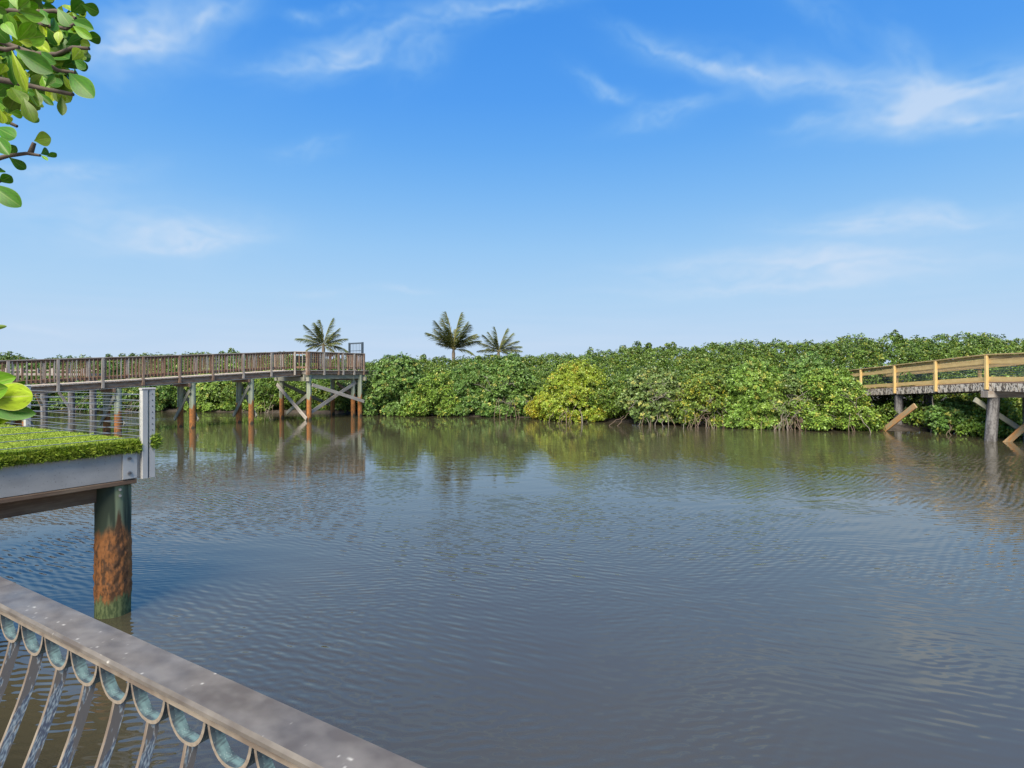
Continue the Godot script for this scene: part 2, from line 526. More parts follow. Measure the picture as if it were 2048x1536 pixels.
	for k in 4:
		var c: Color = [Color(0.055, 0.165, 0.012), Color(0.125, 0.27, 0.016), Color(0.29, 0.40, 0.02), Color(0.085, 0.15, 0.010)][k]
		var e: Color = [Color(0.16, 0.26, 0.05), Color(0.26, 0.36, 0.07), Color(0.42, 0.45, 0.12), Color(0.15, 0.19, 0.04)][k]
		m = mat(Color.WHITE, 0.42, 0.0, 0.32)
		m.albedo_texture = texture(64, 128, func(u, v):
			var across := absf(v - 0.5) * 2.0
			var vein := 0.5 + 0.5 * cos((u * 16.0 - across * 5.0) * TAU * 0.5)
			var q := c * (1.0 + 0.35 * nz(u, v, 3.0, 50.0, 1000.0 + k * 20.0) + 0.10 * vein)
			q = q.lerp(e, smoothstep(0.09, 0.03, across) * 0.7)
			q = q.lerp(Color(0.10, 0.06, 0.02), clampf((nz(u, v, 9.0, 160.0, 1300.0 + k * 30.0) - 0.47) * 6.0, 0, 0.7))
			return q.lerp(e, smoothstep(0.90, 0.97, across) * 0.9))
		m.backlight_enabled = true
		m.backlight = Color(0.5, 0.6, 0.2)
		m.texture_repeat = false
		M["broad_leaf%d" % k] = m

# ------------------------------------------------------------------ plants
# one rosette of short leaves, as mangrove twigs end in
func rosette_mesh(leaves: int, r: RandomNumberGenerator, droop := 0.0, narrow := 1.0) -> ArrayMesh:
	var st := SurfaceTool.new()
	st.begin(Mesh.PRIMITIVE_TRIANGLES)
	for k in leaves:
		var t := TAU * k / leaves * 1.618 * 2.0 + r.randf_range(-0.3, 0.3)
		var lift := r.randf_range(0.15, 1.15) - droop
		var d := Vector3(cos(t) * cos(lift), sin(lift), sin(t) * cos(lift))
		var side := d.cross(Vector3.UP).normalized()
		side = side.rotated(d, r.randf_range(-0.5, 0.5))
		var n := side.cross(d).normalized()
		var l := r.randf_range(0.36, 0.52)
		var w := l * r.randf_range(0.20, 0.26) * narrow
		var p0 := d * 0.06
		var p1 := d * l * 0.38
		var p2 := d * l * 0.72 - n * 0.02
		var p3 := d * l - n * 0.06
		var shade := r.randf_range(0.75, 1.25)
		var c := Color(shade, shade, shade * r.randf_range(0.8, 1.1))
		if r.randf() < 0.07:
			c = Color(2.0, 1.35, 0.5)
		var a := [p0, p1 + side * w * 0.85 + n * 0.02, p2 + side * w, p3, p2 - side * w, p1 - side * w * 0.85 + n * 0.02]
		for i in [0, 1, 5, 1, 2, 5, 5, 2, 4, 2, 3, 4]:
			st.set_color(c)
			st.set_normal(n)
			st.add_vertex(a[i])
	return done(st)

var rosettes := []

# fill lobes (centre, radii) with rosettes; colours vary from lobe to lobe
func foliage(called: String, lobes: Array, per_m2: float, size: float, a: Color, b: Color, c: Color, c_share: float, parent: Node, seed_: int, floor_y := 0.06, which := 0) -> MultiMeshInstance3D:
	var r := RandomNumberGenerator.new()
	r.seed = seed_
	var xs := []
	var cs := []
	for lobe in lobes:
		var o: Vector3 = lobe[0]
		var q: Vector3 = lobe[1]
		var area := 4.0 * PI * pow((pow(q.x * q.y, 1.6) + pow(q.x * q.z, 1.6) + pow(q.y * q.z, 1.6)) / 3.0, 1.0 / 1.6)
		var tone := a.lerp(b, r.randf())
		for k in int(area * per_m2):
			var d := Vector3(r.randfn(), r.randfn(), r.randfn()).normalized()
			if d.z < -0.55 and lobe.size() > 2:
				continue
			if d.y < -0.5 and r.randf() < 0.6:
				continue
			var depth := 1.0 - 0.35 * pow(r.randf(), 1.6) + (0.10 * r.randf() if r.randf() < 0.3 else 0.0)
			var bump := 1.0 + 0.45 * noise.get_noise_3d((o.x + d.x * q.x) * 14.0, (o.y + d.y * q.y) * 14.0, (o.z + d.z * q.z) * 14.0)
			var p := o + d * q * depth * bump
			if p.y < floor_y:
				continue
			var up := (d * Vector3(1, 0.8, 1) + Vector3(0, 0.55, 0) + Vector3(r.randfn(), r.randfn(), r.randfn()) * 0.35).normalized()
			var bx := up.cross(Vector3(r.randfn(), r.randfn(), r.randfn())).normalized()
			var s := size * r.randf_range(0.7, 1.25)
			xs.append(Transform3D(Basis(bx * s, up * s, bx.cross(up) * s), p))
			var col := tone.lerp(a.lerp(b, r.randf()), 0.4) * r.randf_range(0.75, 1.3)
			if r.randf() < c_share:
				col = c * r.randf_range(0.7, 1.2)
			cs.append(col)
	var mm := MultiMesh.new()
	mm.transform_format = MultiMesh.TRANSFORM_3D
	mm.use_colors = true
	mm.mesh = rosettes[which]
	mm.instance_count = xs.size()
	for k in xs.size():
		mm.set_instance_transform(k, xs[k])
		mm.set_instance_color(k, cs[k])
	var o := MultiMeshInstance3D.new()
	o.name = called
	o.multimesh = mm
	o.material_override = M.leaf
	o.set_meta("kind", "stuff")
	parent.add_child(o, true)
	return o

func arch(a: Vector3, b: Vector3, rise: float, r: RandomNumberGenerator, n := 6) -> Array:
	var out := []
	for i in n + 1:
		var t := float(i) / n
		var p := a.lerp(b, t)
		p.y += rise * 4.0 * t * (1.0 - t)
		if i > 0 and i < n:
			p += Vector3(r.randfn(), r.randfn(), r.randfn()) * 0.03
		out.append(p)
	return out

# a mangrove bush standing at the water's edge
func mangrove(spec: Dictionary, idx: int) -> void:
	var at := on_water(spec.x, spec.y)
	var depth := -at.z
	var mpp := depth / FOCAL
	var wide: float = spec.w * mpp * 0.5
	var high: float = (spec.y - spec.top) * mpp
	at.z -= wide * 0.55
	var t := thing("mangrove_bush", spec.label, "mangrove", at, "mangrove bushes along the creek")
	var r := RandomNumberGenerator.new()
	r.seed = 900 + idx
	var lobes := []
	var n: int = spec.get("lobes", 13)
	var lift: float = spec.get("lift", 0.0)
	for k in n:
		var f := (k + 0.5) / n
		var y := high * (0.10 + 0.70 * f) + r.randf_range(-0.1, 0.1) + lift * (1.0 - f)
		var spread := wide * (1.0 - 0.55 * f * f)
		var ang := k * 2.4 + r.randf_range(-0.4, 0.4)
		var rad := r.randf_range(0.24, 0.46) * wide
		var rv := minf(rad * r.randf_range(0.7, 0.95), high * 0.3)
		lobes.append([Vector3(cos(ang) * maxf(spread - rad, 0.1), y, sin(ang) * maxf(spread * 0.8 - rad, 0.1) + 0.15), Vector3(rad, rv, rad)])
	lobes.append([Vector3(0, high * 0.42, -0.2), Vector3(wide * 0.55, high * 0.40, wide * 0.42)])
	lobes.append([Vector3(0.15 * wide, high * 0.74, -0.1), Vector3(wide * 0.4, high * 0.25, wide * 0.35)])
	# sprays that hang down to the water in front
	for k in (2 if spec.get("roots", 0) > 7 else 6):
		var sx := r.randf_range(-0.95, 0.95) * wide
		var rad := r.randf_range(0.20, 0.38)
		lobes.append([Vector3(sx, r.randf_range(0.12, 0.42), sqrt(maxf(0.05, 1.0 - pow(sx / wide, 2.0))) * wide * 0.62 + r.randf_range(-0.1, 0.12)), Vector3(rad * 1.5, rad, rad)])
	var pal: Array = spec.pal
	foliage("crown", lobes, spec.get("dense", 62.0) * 2.1, spec.get("size", 0.34) * 0.68, pal[0], pal[1], pal[2], pal[3], t, 300 + idx, spec.get("floor", 0.04), idx % 3)
	var st := SurfaceTool.new()
	st.begin(Mesh.PRIMITIVE_TRIANGLES)
	for k in 6:
		var lobe: Array = lobes[(k * 2) % n]
		var spread := Vector3(r.randf_range(-0.3, 0.3) * wide, 0.1, r.randf_range(-0.3, 0.2) * wide)
		var foot := Vector3(0, -0.25, 0)
		var mid: Vector3 = spread.lerp(lobe[0], 0.5) + Vector3(r.randfn() * 0.15, 0.2, r.randfn() * 0.1)
		add_tube(st, [foot, spread * 0.5, mid, lobe[0]], [0.05, 0.042, 0.03, 0.012], 6)
	part("trunk", done(st), M.bark, t)
	for k in int(spec.get("roots", 0) * 1.4):
		var f0: float = spec.get("root_at", 0.0) * wide + r.randfn() * spec.get("root_spread", 0.35) * wide * 0.5
		var top := Vector3(f0 * 0.7 + r.randfn() * 0.1, high * r.randf_range(0.12, 0.36), wide * r.randf_range(0.45, 0.72))
		var foot := Vector3(f0 + r.randfn() * 0.28, -0.12, wide * r.randf_range(0.70, 1.05))
		tube("prop_root", arch(top, foot, r.randf_range(0.05, 0.3), r), [0.007, 0.009, 0.010, 0.011, 0.011, 0.012, 0.012], M.root if r.randf() < 0.6 else M.twig, t, 5)
	for k in int(spec.get("twigs", 0) * 1.4):
		var a := Vector3(spec.get("twig_at", 0.0) * wide + r.randfn() * 0.35 * wide, high * r.randf_range(0.12, 0.55), wide * r.randf_range(0.55, 0.75))
		var b := a + Vector3(r.randfn() * 0.5, r.randf_range(-0.1, 0.6), r.randf_range(0.15, 0.5))
		var st2 := SurfaceTool.new()
		st2.begin(Mesh.PRIMITIVE_TRIANGLES)
		var path := arch(a, b, r.randf_range(-0.1, 0.15), r)
		add_tube(st2, path, [0.016, 0.015, 0.014, 0.012, 0.01, 0.008, 0.005], 5)
		for q in 3:
			var s: Vector3 = path[2 + q]
			add_tube(st2, [s, s + Vector3(r.randfn() * 0.12, r.randf_range(-0.05, 0.2), r.randfn() * 0.08), s + Vector3(r.randfn() * 0.22, r.randf_range(0.0, 0.35), r.randfn() * 0.1)], [0.008, 0.006, 0.003], 4)
		part("bare_branch", done(st2), M.twig, t)

func frond_mesh(r: RandomNumberGenerator, bend: float) -> ArrayMesh:
	# unit frond along +x, arching down; leaflets hang from both sides
	var st := SurfaceTool.new()
	st.begin(Mesh.PRIMITIVE_TRIANGLES)
	var pts := []
	var rad := []
	var p := Vector3.ZERO
	var ang := 0.0
	var n := 16
	for i in n + 1:
		pts.append(p)
		rad.append(0.014 * (1.0 - 0.85 * i / n))
		ang -= bend / n * (0.5 + 1.2 * i / n)
		p += Vector3(cos(ang), sin(ang), 0) / n
	var c0 := st
	c0.set_color(Color(0.30, 0.26, 0.10))
	add_tube(st, pts, rad, 4)
	for i in range(3, n + 1):
		for h in 4:
			for s in [-1, 1]:
				var f := (i - h / 4.0) / n
				var base: Vector3 = (pts[i - 1] as Vector3).lerp(pts[i], 1.0 - h / 4.0)
				var d := ((pts[i] as Vector3) - (pts[i - 1] as Vector3)).normalized()
				var l := 0.30 * sin(PI * clampf(0.15 + f * 0.78, 0, 1)) * r.randf_range(0.75, 1.15) + 0.03
				var dir := (d * r.randf_range(0.45, 0.8) + Vector3(0, r.randf_range(-0.65, -0.05), 0) + Vector3(0, 0, s) * 0.7).normalized()
				var wv := dir.cross(Vector3.UP).normalized() * 0.0085
				var q := r.randf_range(0.7, 1.3)
				st.set_color(Color(0.115 * q, 0.135 * q, 0.035 * q).lerp(Color(0.26, 0.19, 0.07), 0.5 if r.randf() < 0.12 else 0.0))
				var mid := base + dir * l * 0.55
				var tip := base + dir * l + Vector3(0, -0.25 * l, 0)
				for v in [base - wv, base + wv, mid + wv, base - wv, mid + wv, mid - wv, mid - wv, mid + wv, tip]:
					st.set_normal(wv.cross(dir).normalized())
					st.add_vertex(v)
	return done(st)

func palm(px: float, crown_py: float, depth: float, reach: float, lean: float, fronds: Array, label: String, seed_: int, slim := 1.0) -> void:
	var crown := pt(px, crown_py, depth)
	var base := Vector3(crown.x - lean, 0.1, crown.z)
	var t := thing("coconut_palm", label, "palm tree", base, "palms behind the mangroves")
	var r := RandomNumberGenerator.new()
	r.seed = seed_
	var top := crown - base
	tube("trunk", [Vector3(0, -0.2, 0), top * Vector3(0.3, 0.4, 0.3), top * Vector3(0.75, 0.8, 0.75), top, top + Vector3(0, 0.35, 0)], [0.17, 0.14, 0.12, 0.13, 0.07], M.palm_trunk, t, 10)
	var shapes := [frond_mesh(r, 0.25), frond_mesh(r, 0.55), frond_mesh(r, 1.0)]
	for f in fronds:
		# f: heading in the picture plane (degrees from the right, anticlockwise), swing towards or away, length share
		var a := deg_to_rad(f[0])
		var d := Vector3(cos(a), sin(a), f[1]).normalized()
		var up := Vector3.UP if absf(d.y) < 0.9 else Vector3(-signf(d.x + 0.01), 0.2, 0.3)
		var z := d.cross(up).normalized()
		var y := z.cross(d).normalized()
		var s: float = reach * f[2] * r.randf_range(0.88, 1.1) * lerpf(slim, 1.0, absf(sin(a)))
		part("frond", shapes[0 if sin(a) > 0.8 else (1 if sin(a) > 0.3 else 2)], M.palm, t, Transform3D(Basis(d * s, y * s, z * s), top + Vector3(0, 0.25, 0)))

func broad_leaf_mesh(curl: float, fold: float) -> ArrayMesh:
	# obovate leaf of unit length along x and unit width along z
	var st := SurfaceTool.new()
	st.begin(Mesh.PRIMITIVE_TRIANGLES)
	st.set_smooth_group(0)
	var nx := 13
	var nzz := 6
	var g := []
	for i in nx + 1:
		var u := 1.0 - pow(1.0 - float(i) / nx, 1.45)
		var wv := maxf(0.5 * pow(maxf(0.0, sin(PI * pow(u, 1.75))), 0.62), 0.03 if i == 0 else 0.0)
		var row := []
		for j in nzz + 1:
			var v := float(j) / nzz - 0.5
			var z := v * 2.0 * wv
			row.append([Vector3(u, curl * (u * (1.0 - u) * 1.2 - 0.25 * u * u) + fold * absf(v) * wv * 2.0, z), Vector2(clampf(u, 0.01, 0.99), clampf(v + 0.5, 0.01, 0.99))])
		g.append(row)
	for i in nx:
		for j in nzz:
			for q in [[i, j], [i, j + 1], [i + 1, j + 1], [i, j], [i + 1, j + 1], [i + 1, j]]:
				st.set_uv(g[q[0]][q[1]][1])
				st.add_vertex(g[q[0]][q[1]][0])
	st.generate_normals()
	return done(st)

var leaf_shapes := []

func leaf_between(parent: Node, origin: Vector3, a: Vector3, b: Vector3, width: float, tone: int, roll: float, r: RandomNumberGenerator) -> void:
	var x := b - a
	var l := x.length()
	x /= l
	var to_eye := (Vector3(0, CAM_H, 0) - a).normalized()
	var y := (to_eye - x * x.dot(to_eye)).normalized().rotated(x, roll)
	var z := x.cross(y).normalized()
	var c := maxf(0.35, absf(cos(roll)))
	part("leaf", leaf_shapes[r.randi() % leaf_shapes.size()], M["broad_leaf%d" % tone], parent, Transform3D(Basis(x * l, y * l, z * minf(width / c, l * 0.85)), a - origin))

# ------------------------------------------------------------------ the scene
func _ready() -> void:
	# camera: level, 2.3 m above the water, lens shifted a little down
	var cam := Camera3D.new()
	cam.name = "camera"
	cam.projection = Camera3D.PROJECTION_FRUSTUM
	cam.near = 0.05
	cam.far = 1500.0
	cam.size = 2.0 * 768.0 / FOCAL * cam.near
	cam.frustum_offset = Vector2(0, -(768.0 - HORIZON) / FOCAL * cam.near)
	add_child(cam)
	cam.position = Vector3(0, CAM_H, 0)
	cam.current = true
	# sky, exposure
	var env := Environment.new()
	env.background_mode = Environment.BG_SKY
	env.sky = Sky.new()
	var pano := PanoramaSkyMaterial.new()
	pano.panorama = sky_texture()
	env.sky.sky_material = pano
	env.tonemap_mode = Environment.TONE_MAPPER_LINEAR
	env.tonemap_exposure = 1.6
	env.background_energy_multiplier = 0.625
	env.sdfgi_enabled = true
	env.ssao_enabled = true
	env.ssil_enabled = true
	var we := WorldEnvironment.new()
	we.name = "world_environment"
	we.environment = env
	add_child(we)
	# sun: high behind the camera behind bright thin cloud, a wide soft source (nothing in the photograph casts a hard shadow)
	var sun := DirectionalLight3D.new()
	sun.name = "sun"
	sun.light_energy = 1.6
	sun.light_color = Color(1.0, 0.96, 0.89)
	sun.light_angular_distance = 40.0
	sun.shadow_enabled = true
	add_child(sun)
	sun.look_at_from_position(Vector3(-0.25, 0.74, 0.62) * 20.0, Vector3.ZERO)

	make_materials()
	rng.seed = 11
	build_water_and_banks()
	build_thicket()
	build_mangroves()
	build_palms()
	build_old_pier()
	build_far_walkway()
	build_new_bridge()
	build_turf_deck()
	build_viewing_deck()
	build_bronze_railing()
	build_near_shrub()

func build_water_and_banks() -> void:
	var pm := PlaneMesh.new()
	pm.size = Vector2(600, 600)
	var m := mat(lin(0.057, 0.050, 0.029), 0.03, 0.0, 0.7)
	m.normal_enabled = true
	m.normal_texture = ripple_texture()
	m.normal_scale = SLOPE_MAX
	m.uv1_scale = Vector3(600.0 / TILE, 600.0 / TILE, 1)
	# the texture's square spans x -15..15 and z -30..0
	m.uv1_offset = Vector3(0.5, 0.0, 0)
	structure("water", pm, m, Transform3D(Basis(), Vector3(0, 0, 0)))
	# mud banks under the mangroves
	var shore := [Vector2(-300, 34), Vector2(-40, 34.9), Vector2(-21, 34.6), Vector2(-8, 32.0), Vector2(0.9, 29.5), Vector2(5.2, 26.7), Vector2(8.2, 24.9), Vector2(14.8, 23.5), Vector2(19.5, 22.0), Vector2(30, 21), Vector2(300, 20)]
	var st := SurfaceTool.new()
	st.begin(Mesh.PRIMITIVE_TRIANGLES)
	var steps := [[-0.6, -0.25], [0.5, 0.10], [2.5, 0.22], [40.0, 0.35], [420.0, 0.4]]
	for i in shore.size() - 1:
		for k in steps.size() - 1:
			var a: Vector2 = shore[i]
			var b: Vector2 = shore[i + 1]
			var q := [Vector3(a.x, steps[k][1], -a.y - steps[k][0]), Vector3(b.x, steps[k][1], -b.y - steps[k][0]), Vector3(b.x, steps[k + 1][1], -b.y - steps[k + 1][0]), Vector3(a.x, steps[k + 1][1], -a.y - steps[k + 1][0])]
			for j in [0, 2, 1, 0, 3, 2]:
				st.add_vertex(q[j])
	st.generate_normals()
	structure("ground", done(st), M.mud)

const SHORE_PX := [[-400, 820], [0, 821], [330, 822], [700, 826], [1000, 831], [1150, 840], [1300, 848], [1450, 855], [1700, 860], [1900, 867], [2100, 876], [2500, 890]]
const TOP_PX := [[-400, 704], [0, 711], [100, 717], [330, 710], [560, 706], [730, 724], [790, 719], [900, 716], [1050, 711], [1150, 706], [1250, 698], [1400, 694], [1470, 682], [1560, 683], [1700, 676], [1900, 674], [2048, 670], [2500, 660]]

func along_px(list: Array, px: float) -> float:
	for i in list.size() - 1:
		if px <= list[i + 1][0]:
			return lerpf(list[i][1], list[i + 1][1], clampf((px - list[i][0]) / float(list[i + 1][0] - list[i][0]), 0, 1))
	return list[-1][1]

func build_thicket() -> void:
	var r := RandomNumberGenerator.new()
	r.seed = 41
	rosettes = [rosette_mesh(9, r), rosette_mesh(10, r, 0.15), rosette_mesh(8, r, 0.0, 0.8)]
	var lobes := []
	var row := 0
	for back in [1.0, 2.2, 3.6, 5.2, 7.2, 9.6, 12.5]:
		var f: float = back / 12.5
		var x: float = -37.0 - back
		while x < 34.0 + back:
			# where this tree stands in the bank decides how high the canopy reaches
			var d := 30.0
			for k in 3:
				var px: float = 1024.0 + x / d * FOCAL
				d = CAM_H * FOCAL / (along_px(SHORE_PX, px) - HORIZON) + back
			var px: float = 1024.0 + x / d * FOCAL
			# the bridge keeps a cleared lane
			if px > -330 and px < 2350 and not (px > 1690 and x < 17.9 and d < 28.0):
				var h := CAM_H + (HORIZON - along_px(TOP_PX, px)) * d / FOCAL
				h = lerpf(h * 0.58, h, smoothstep(0.12, 0.85, f)) * r.randf_range(0.92, 1.03)
				var rad := r.randf_range(0.75, 1.15)
				lobes.append([Vector3(x, h - rad * 0.75, -d + r.randf_range(-0.5, 0.5)), Vector3(rad, rad * 0.78, rad), true])
				if back < 6.0:
					lobes.append([Vector3(x + r.randf_range(-0.5, 0.5), h * 0.45, -d + r.randf_range(-0.3, 0.3)), Vector3(rad, h * 0.4, rad * 0.8), true])
				if r.randf() < 0.22 and back > 5.0:
					lobes.append([Vector3(x + r.randf_range(-0.4, 0.4), h + r.randf_range(0.0, 0.12), -d), Vector3(0.22, 0.32, 0.22)])
			elif px > 1690 and x > 16.4 and x < 18.2:
				# low growth under the bridge
				lobes.append([Vector3(x, 0.55, -d), Vector3(0.7, 0.5, 0.7)])
			x += r.randf_range(0.95, 1.5)
		row += 1
	var o := foliage("mangrove_thicket", lobes, 72.0, 0.25, Color(0.101, 0.182, 0.030), Color(0.169, 0.257, 0.041), Color(0.297, 0.324, 0.054), 0.10, self, 42, 0.08, 1)
	tag(o, "dense mass of green mangroves covering the bank behind the waterside bushes", "mangroves")

func build_mangroves() -> void:
	var green := [Color(0.095, 0.196, 0.038), Color(0.176, 0.284, 0.061), Color(0.365, 0.378, 0.081), 0.07]
	var fresh := [Color(0.149, 0.270, 0.041), Color(0.257, 0.378, 0.061), Color(0.432, 0.446, 0.081), 0.10]
	var yellow := [Color(0.32, 0.36, 0.035), Color(0.44, 0.42, 0.04), Color(0.56, 0.42, 0.04), 0.2]
	var olive := [Color(0.125, 0.20, 0.05), Color(0.21, 0.28, 0.075), Color(0.40, 0.40, 0.10), 0.12]
	var specs := [
		{"x": 20, "y": 823, "top": 735, "w": 190, "pal": green, "label": "dark mangrove bush behind the pier at the left edge of the photo"},
		{"x": 175, "y": 822, "top": 728, "w": 150, "pal": green, "label": "mangrove bush behind the cable railing, left of the corner post", "roots": 5},
		{"x": 300, "y": 822, "top": 730, "w": 150, "pal": green, "label": "mangrove bush behind the pier, directly above the white corner post", "roots": 9, "root_spread": 0.6, "lift": 0.3},
		{"x": 425, "y": 823, "top": 728, "w": 150, "pal": fresh, "label": "leafy mangrove bush between the two middle pile pairs of the old pier"},
		{"x": 540, "y": 824, "top": 730, "w": 140, "pal": fresh, "label": "mangrove bush with a few bare roots behind the pier, left of its end platform", "roots": 6, "twigs": 3},
		{"x": 640, "y": 824, "top": 735, "w": 120, "pal": green, "label": "shaded mangrove bush behind the crossed braces of the pier platform"},
		{"x": 785, "y": 831, "top": 712, "w": 165, "pal": green, "label": "tall rounded mangrove bush just right of the pier's end"},
		{"x": 868, "y": 833, "top": 738, "w": 120, "pal": fresh, "label": "lower bright green mangrove bush below the tallest palm"},
		{"x": 935, "y": 832, "top": 722, "w": 140, "pal": green, "label": "mangrove bush between the two right-hand palms, above a dark gap at the water"},
		{"x": 1015, "y": 834, "top": 716, "w": 140, "pal": green, "label": "blue-green mangrove bush left of the yellow bush, with grey twigs at its foot", "twigs": 6, "roots": 5},
		{"x": 1085, "y": 838, "top": 790, "w": 85, "pal": yellow, "label": "small golden yellow mangrove bush trailing bare stems into the water", "roots": 10, "root_spread": 0.9, "root_at": 0.5, "lobes": 6, "size": 0.28},
		{"x": 1160, "y": 843, "top": 728, "w": 190, "pal": [Color(0.24, 0.34, 0.035), Color(0.33, 0.40, 0.04), Color(0.46, 0.40, 0.045), 0.12], "label": "large yellow-green mangrove bush in the middle of the bank", "roots": 8, "root_at": -0.4},
		{"x": 1320, "y": 850, "top": 738, "w": 165, "pal": olive, "label": "olive mangrove bush full of bare grey twigs right of the yellow bush", "twigs": 14, "roots": 10, "root_at": -0.2, "root_spread": 0.9, "dense": 46.0, "lift": 0.25},
		{"x": 1420, "y": 854, "top": 745, "w": 150, "pal": [Color(0.15, 0.24, 0.04), Color(0.25, 0.33, 0.055), Color(0.44, 0.42, 0.06), 0.16], "label": "yellowish mangrove bush standing on a fan of pale prop roots", "roots": 14, "root_spread": 0.7, "root_at": -0.1, "twigs": 5, "lift": 0.3},
		{"x": 1525, "y": 857, "top": 722, "w": 170, "pal": fresh, "label": "fresh green mangrove bush over a low dark hollow in the bank", "roots": 4},
		{"x": 1590, "y": 859, "top": 752, "w": 110, "pal": olive, "label": "thin mangrove bush on a thick tangle of stilt roots left of the new bridge", "roots": 22, "root_spread": 0.8, "twigs": 9, "dense": 45.0, "lift": 0.45, "lobes": 7},
		{"x": 1682, "y": 862, "top": 740, "w": 195, "pal": fresh, "label": "big light green mangrove bush half hiding the end of the yellow bridge", "twigs": 3, "roots": 3, "root_at": 0.3},
		{"x": 1640, "y": 853, "top": 708, "w": 160, "pal": green, "label": "tall mangrove bush rising behind the light green one by the bridge"},
		{"x": 1930, "y": 868, "top": 805, "w": 130, "pal": green, "label": "shaded mangrove bush with drooping roots under the yellow bridge", "roots": 9, "root_spread": 0.9, "root_at": -0.3, "lift": 0.2},
		{"x": 2020, "y": 874, "top": 786, "w": 130, "pal": fresh, "label": "bright mangrove sprays between the bridge pile and the right edge of the photo"},
	]
	for k in specs.size():
		mangrove(specs[k], k)

func build_palms() -> void:
	palm(647, 698, 46.0, 2.15, 0.1, [[92, 0.0, 1.05], [75, 0.2, 1.0], [108, -0.2, 0.95], [60, -0.3, 0.95], [122, 0.25, 1.0], [48, 0.3, 0.9], [136, -0.2, 1.0], [35, -0.3, 0.9], [150, 0.1, 1.1], [162, -0.4, 0.85], [22, 0.4, 0.8], [8, 0.0, 1.2], [-8, 0.3, 0.7], [172, 0.3, 0.7], [95, 0.6, 0.8], [70, -0.6, 0.8], [200, 0.2, 0.4]], "left coconut palm rising behind the old pier's end platform", 61)
	palm(907, 707, 43.0, 2.75, 0.0, [[95, 0.0, 1.0], [84, 0.25, 1.0], [104, -0.2, 0.95], [72, -0.2, 1.0], [115, 0.2, 1.0], [62, 0.25, 0.98], [126, -0.2, 0.95], [52, -0.25, 0.95], [132, 0.2, 0.95], [44, 0.2, 0.98], [120, 0.6, 0.8], [60, 0.6, 0.8], [90, -0.6, 0.8], [100, 0.5, 0.7], [34, 0.0, 0.9], [14, 0.1, 0.98], [142, -0.3, 0.7]], "tallest palm, middle of the three, with fronds fanned upright", 62, 0.55)
	palm(997, 711, 43.5, 1.75, 0.05, [[92, 0.0, 1.0], [76, 0.25, 1.0], [110, -0.2, 0.95], [60, -0.2, 1.0], [125, 0.2, 1.0], [44, 0.25, 1.0], [140, -0.2, 0.95], [30, -0.25, 1.0], [18, 0.2, 0.95], [162, 0.2, 1.05], [100, 0.6, 0.8], [70, -0.6, 0.8], [8, -0.2, 0.8], [150, 0.4, 0.6]], "smallest palm, rightmost of the three, low over the mangroves", 63)

# ------------------------------------------------------------------ old pier
const PO := Vector2(-13.43, 24.17)
const PU := Vector2(0.58, 0.815)
const PN := Vector2(0.815, -0.58)

func pier(a: float, n: float, y: float) -> Vector3:
	var p := PO + PU * a + PN * n
	return Vector3(p.x, y, -p.y)

func ramp_y(a: float) -> float:
	return 2.17 + 0.058 * minf(a, 4.7)

func pile(parent: Node, a: Vector3, top: float, radius: float, material: Material, lean := Vector3.ZERO) -> void:
	var n := 8
	var pts := []
	var rad := []
	for i in n + 1:
		var f := float(i) / n
		pts.append(Vector3(a.x, lerpf(top, -0.35, f), a.z) + lean * f)
		rad.append(radius * (1.0 + 0.05 * f))
	tube("pile", pts, rad, material, parent, 14)

# posts, balusters, cap and rails from a to b (points at deck level on the rail's line); out = outward side
func baluster_rail(parent: Node3D, a: Vector3, b: Vector3, out: Vector3, posts: Array, called := "railing") -> void:
	var h := 0.91
	var cap := beam(called, a + Vector3(0, h - 0.02, 0), b + Vector3(0, h - 0.02, 0), 0.04, 0.15, M.grey_wood, parent)
	var inv := cap.transform.affine_inverse()
	var d := (b - a)
	var l := d.length()
	for y in [[h - 0.085, 0.09], [0.13, 0.09]]:
		var p0: Vector3 = a + Vector3(0, y[0], 0)
		var p1: Vector3 = b + Vector3(0, y[0], 0)
		part("rail", bar_mesh(l, y[1], 0.036), M.red_wood, cap, inv * along(p0, p1))
	var baluster := bar_mesh(h - 0.13, 0.036, 0.036, 0.004)
	var post := bar_mesh(h + 0.20, 0.09, 0.09)
	var marks := []
	for t in posts:
		marks.append(t * l)
		var foot: Vector3 = a + d * t + out * 0.045 + Vector3(0, -0.24, 0)
		part("post", post, M.grey_wood if rng.randf() < 0.6 else M.old_wood, cap, inv * along(foot, foot + Vector3.UP, d))
	var n := int(l / 0.128)
	for k in n:
		var s := (k + 0.5) / n * l
		var clear := true
		for q in marks:
			if absf(q - s) < 0.07:
				clear = false
		if not clear:
			continue
		var foot: Vector3 = a + d * (s / l) + out * 0.036 + Vector3(0, 0.07 + rng.randf_range(-0.008, 0.008), 0)
		part("baluster", baluster, [M.old_wood, M.red_wood, M.red_wood, M.old_wood, M.grey_wood][rng.randi() % 5], cap, inv * along(foot, foot + Vector3.UP, d.rotated(Vector3.UP, rng.randf_range(-0.06, 0.06))))

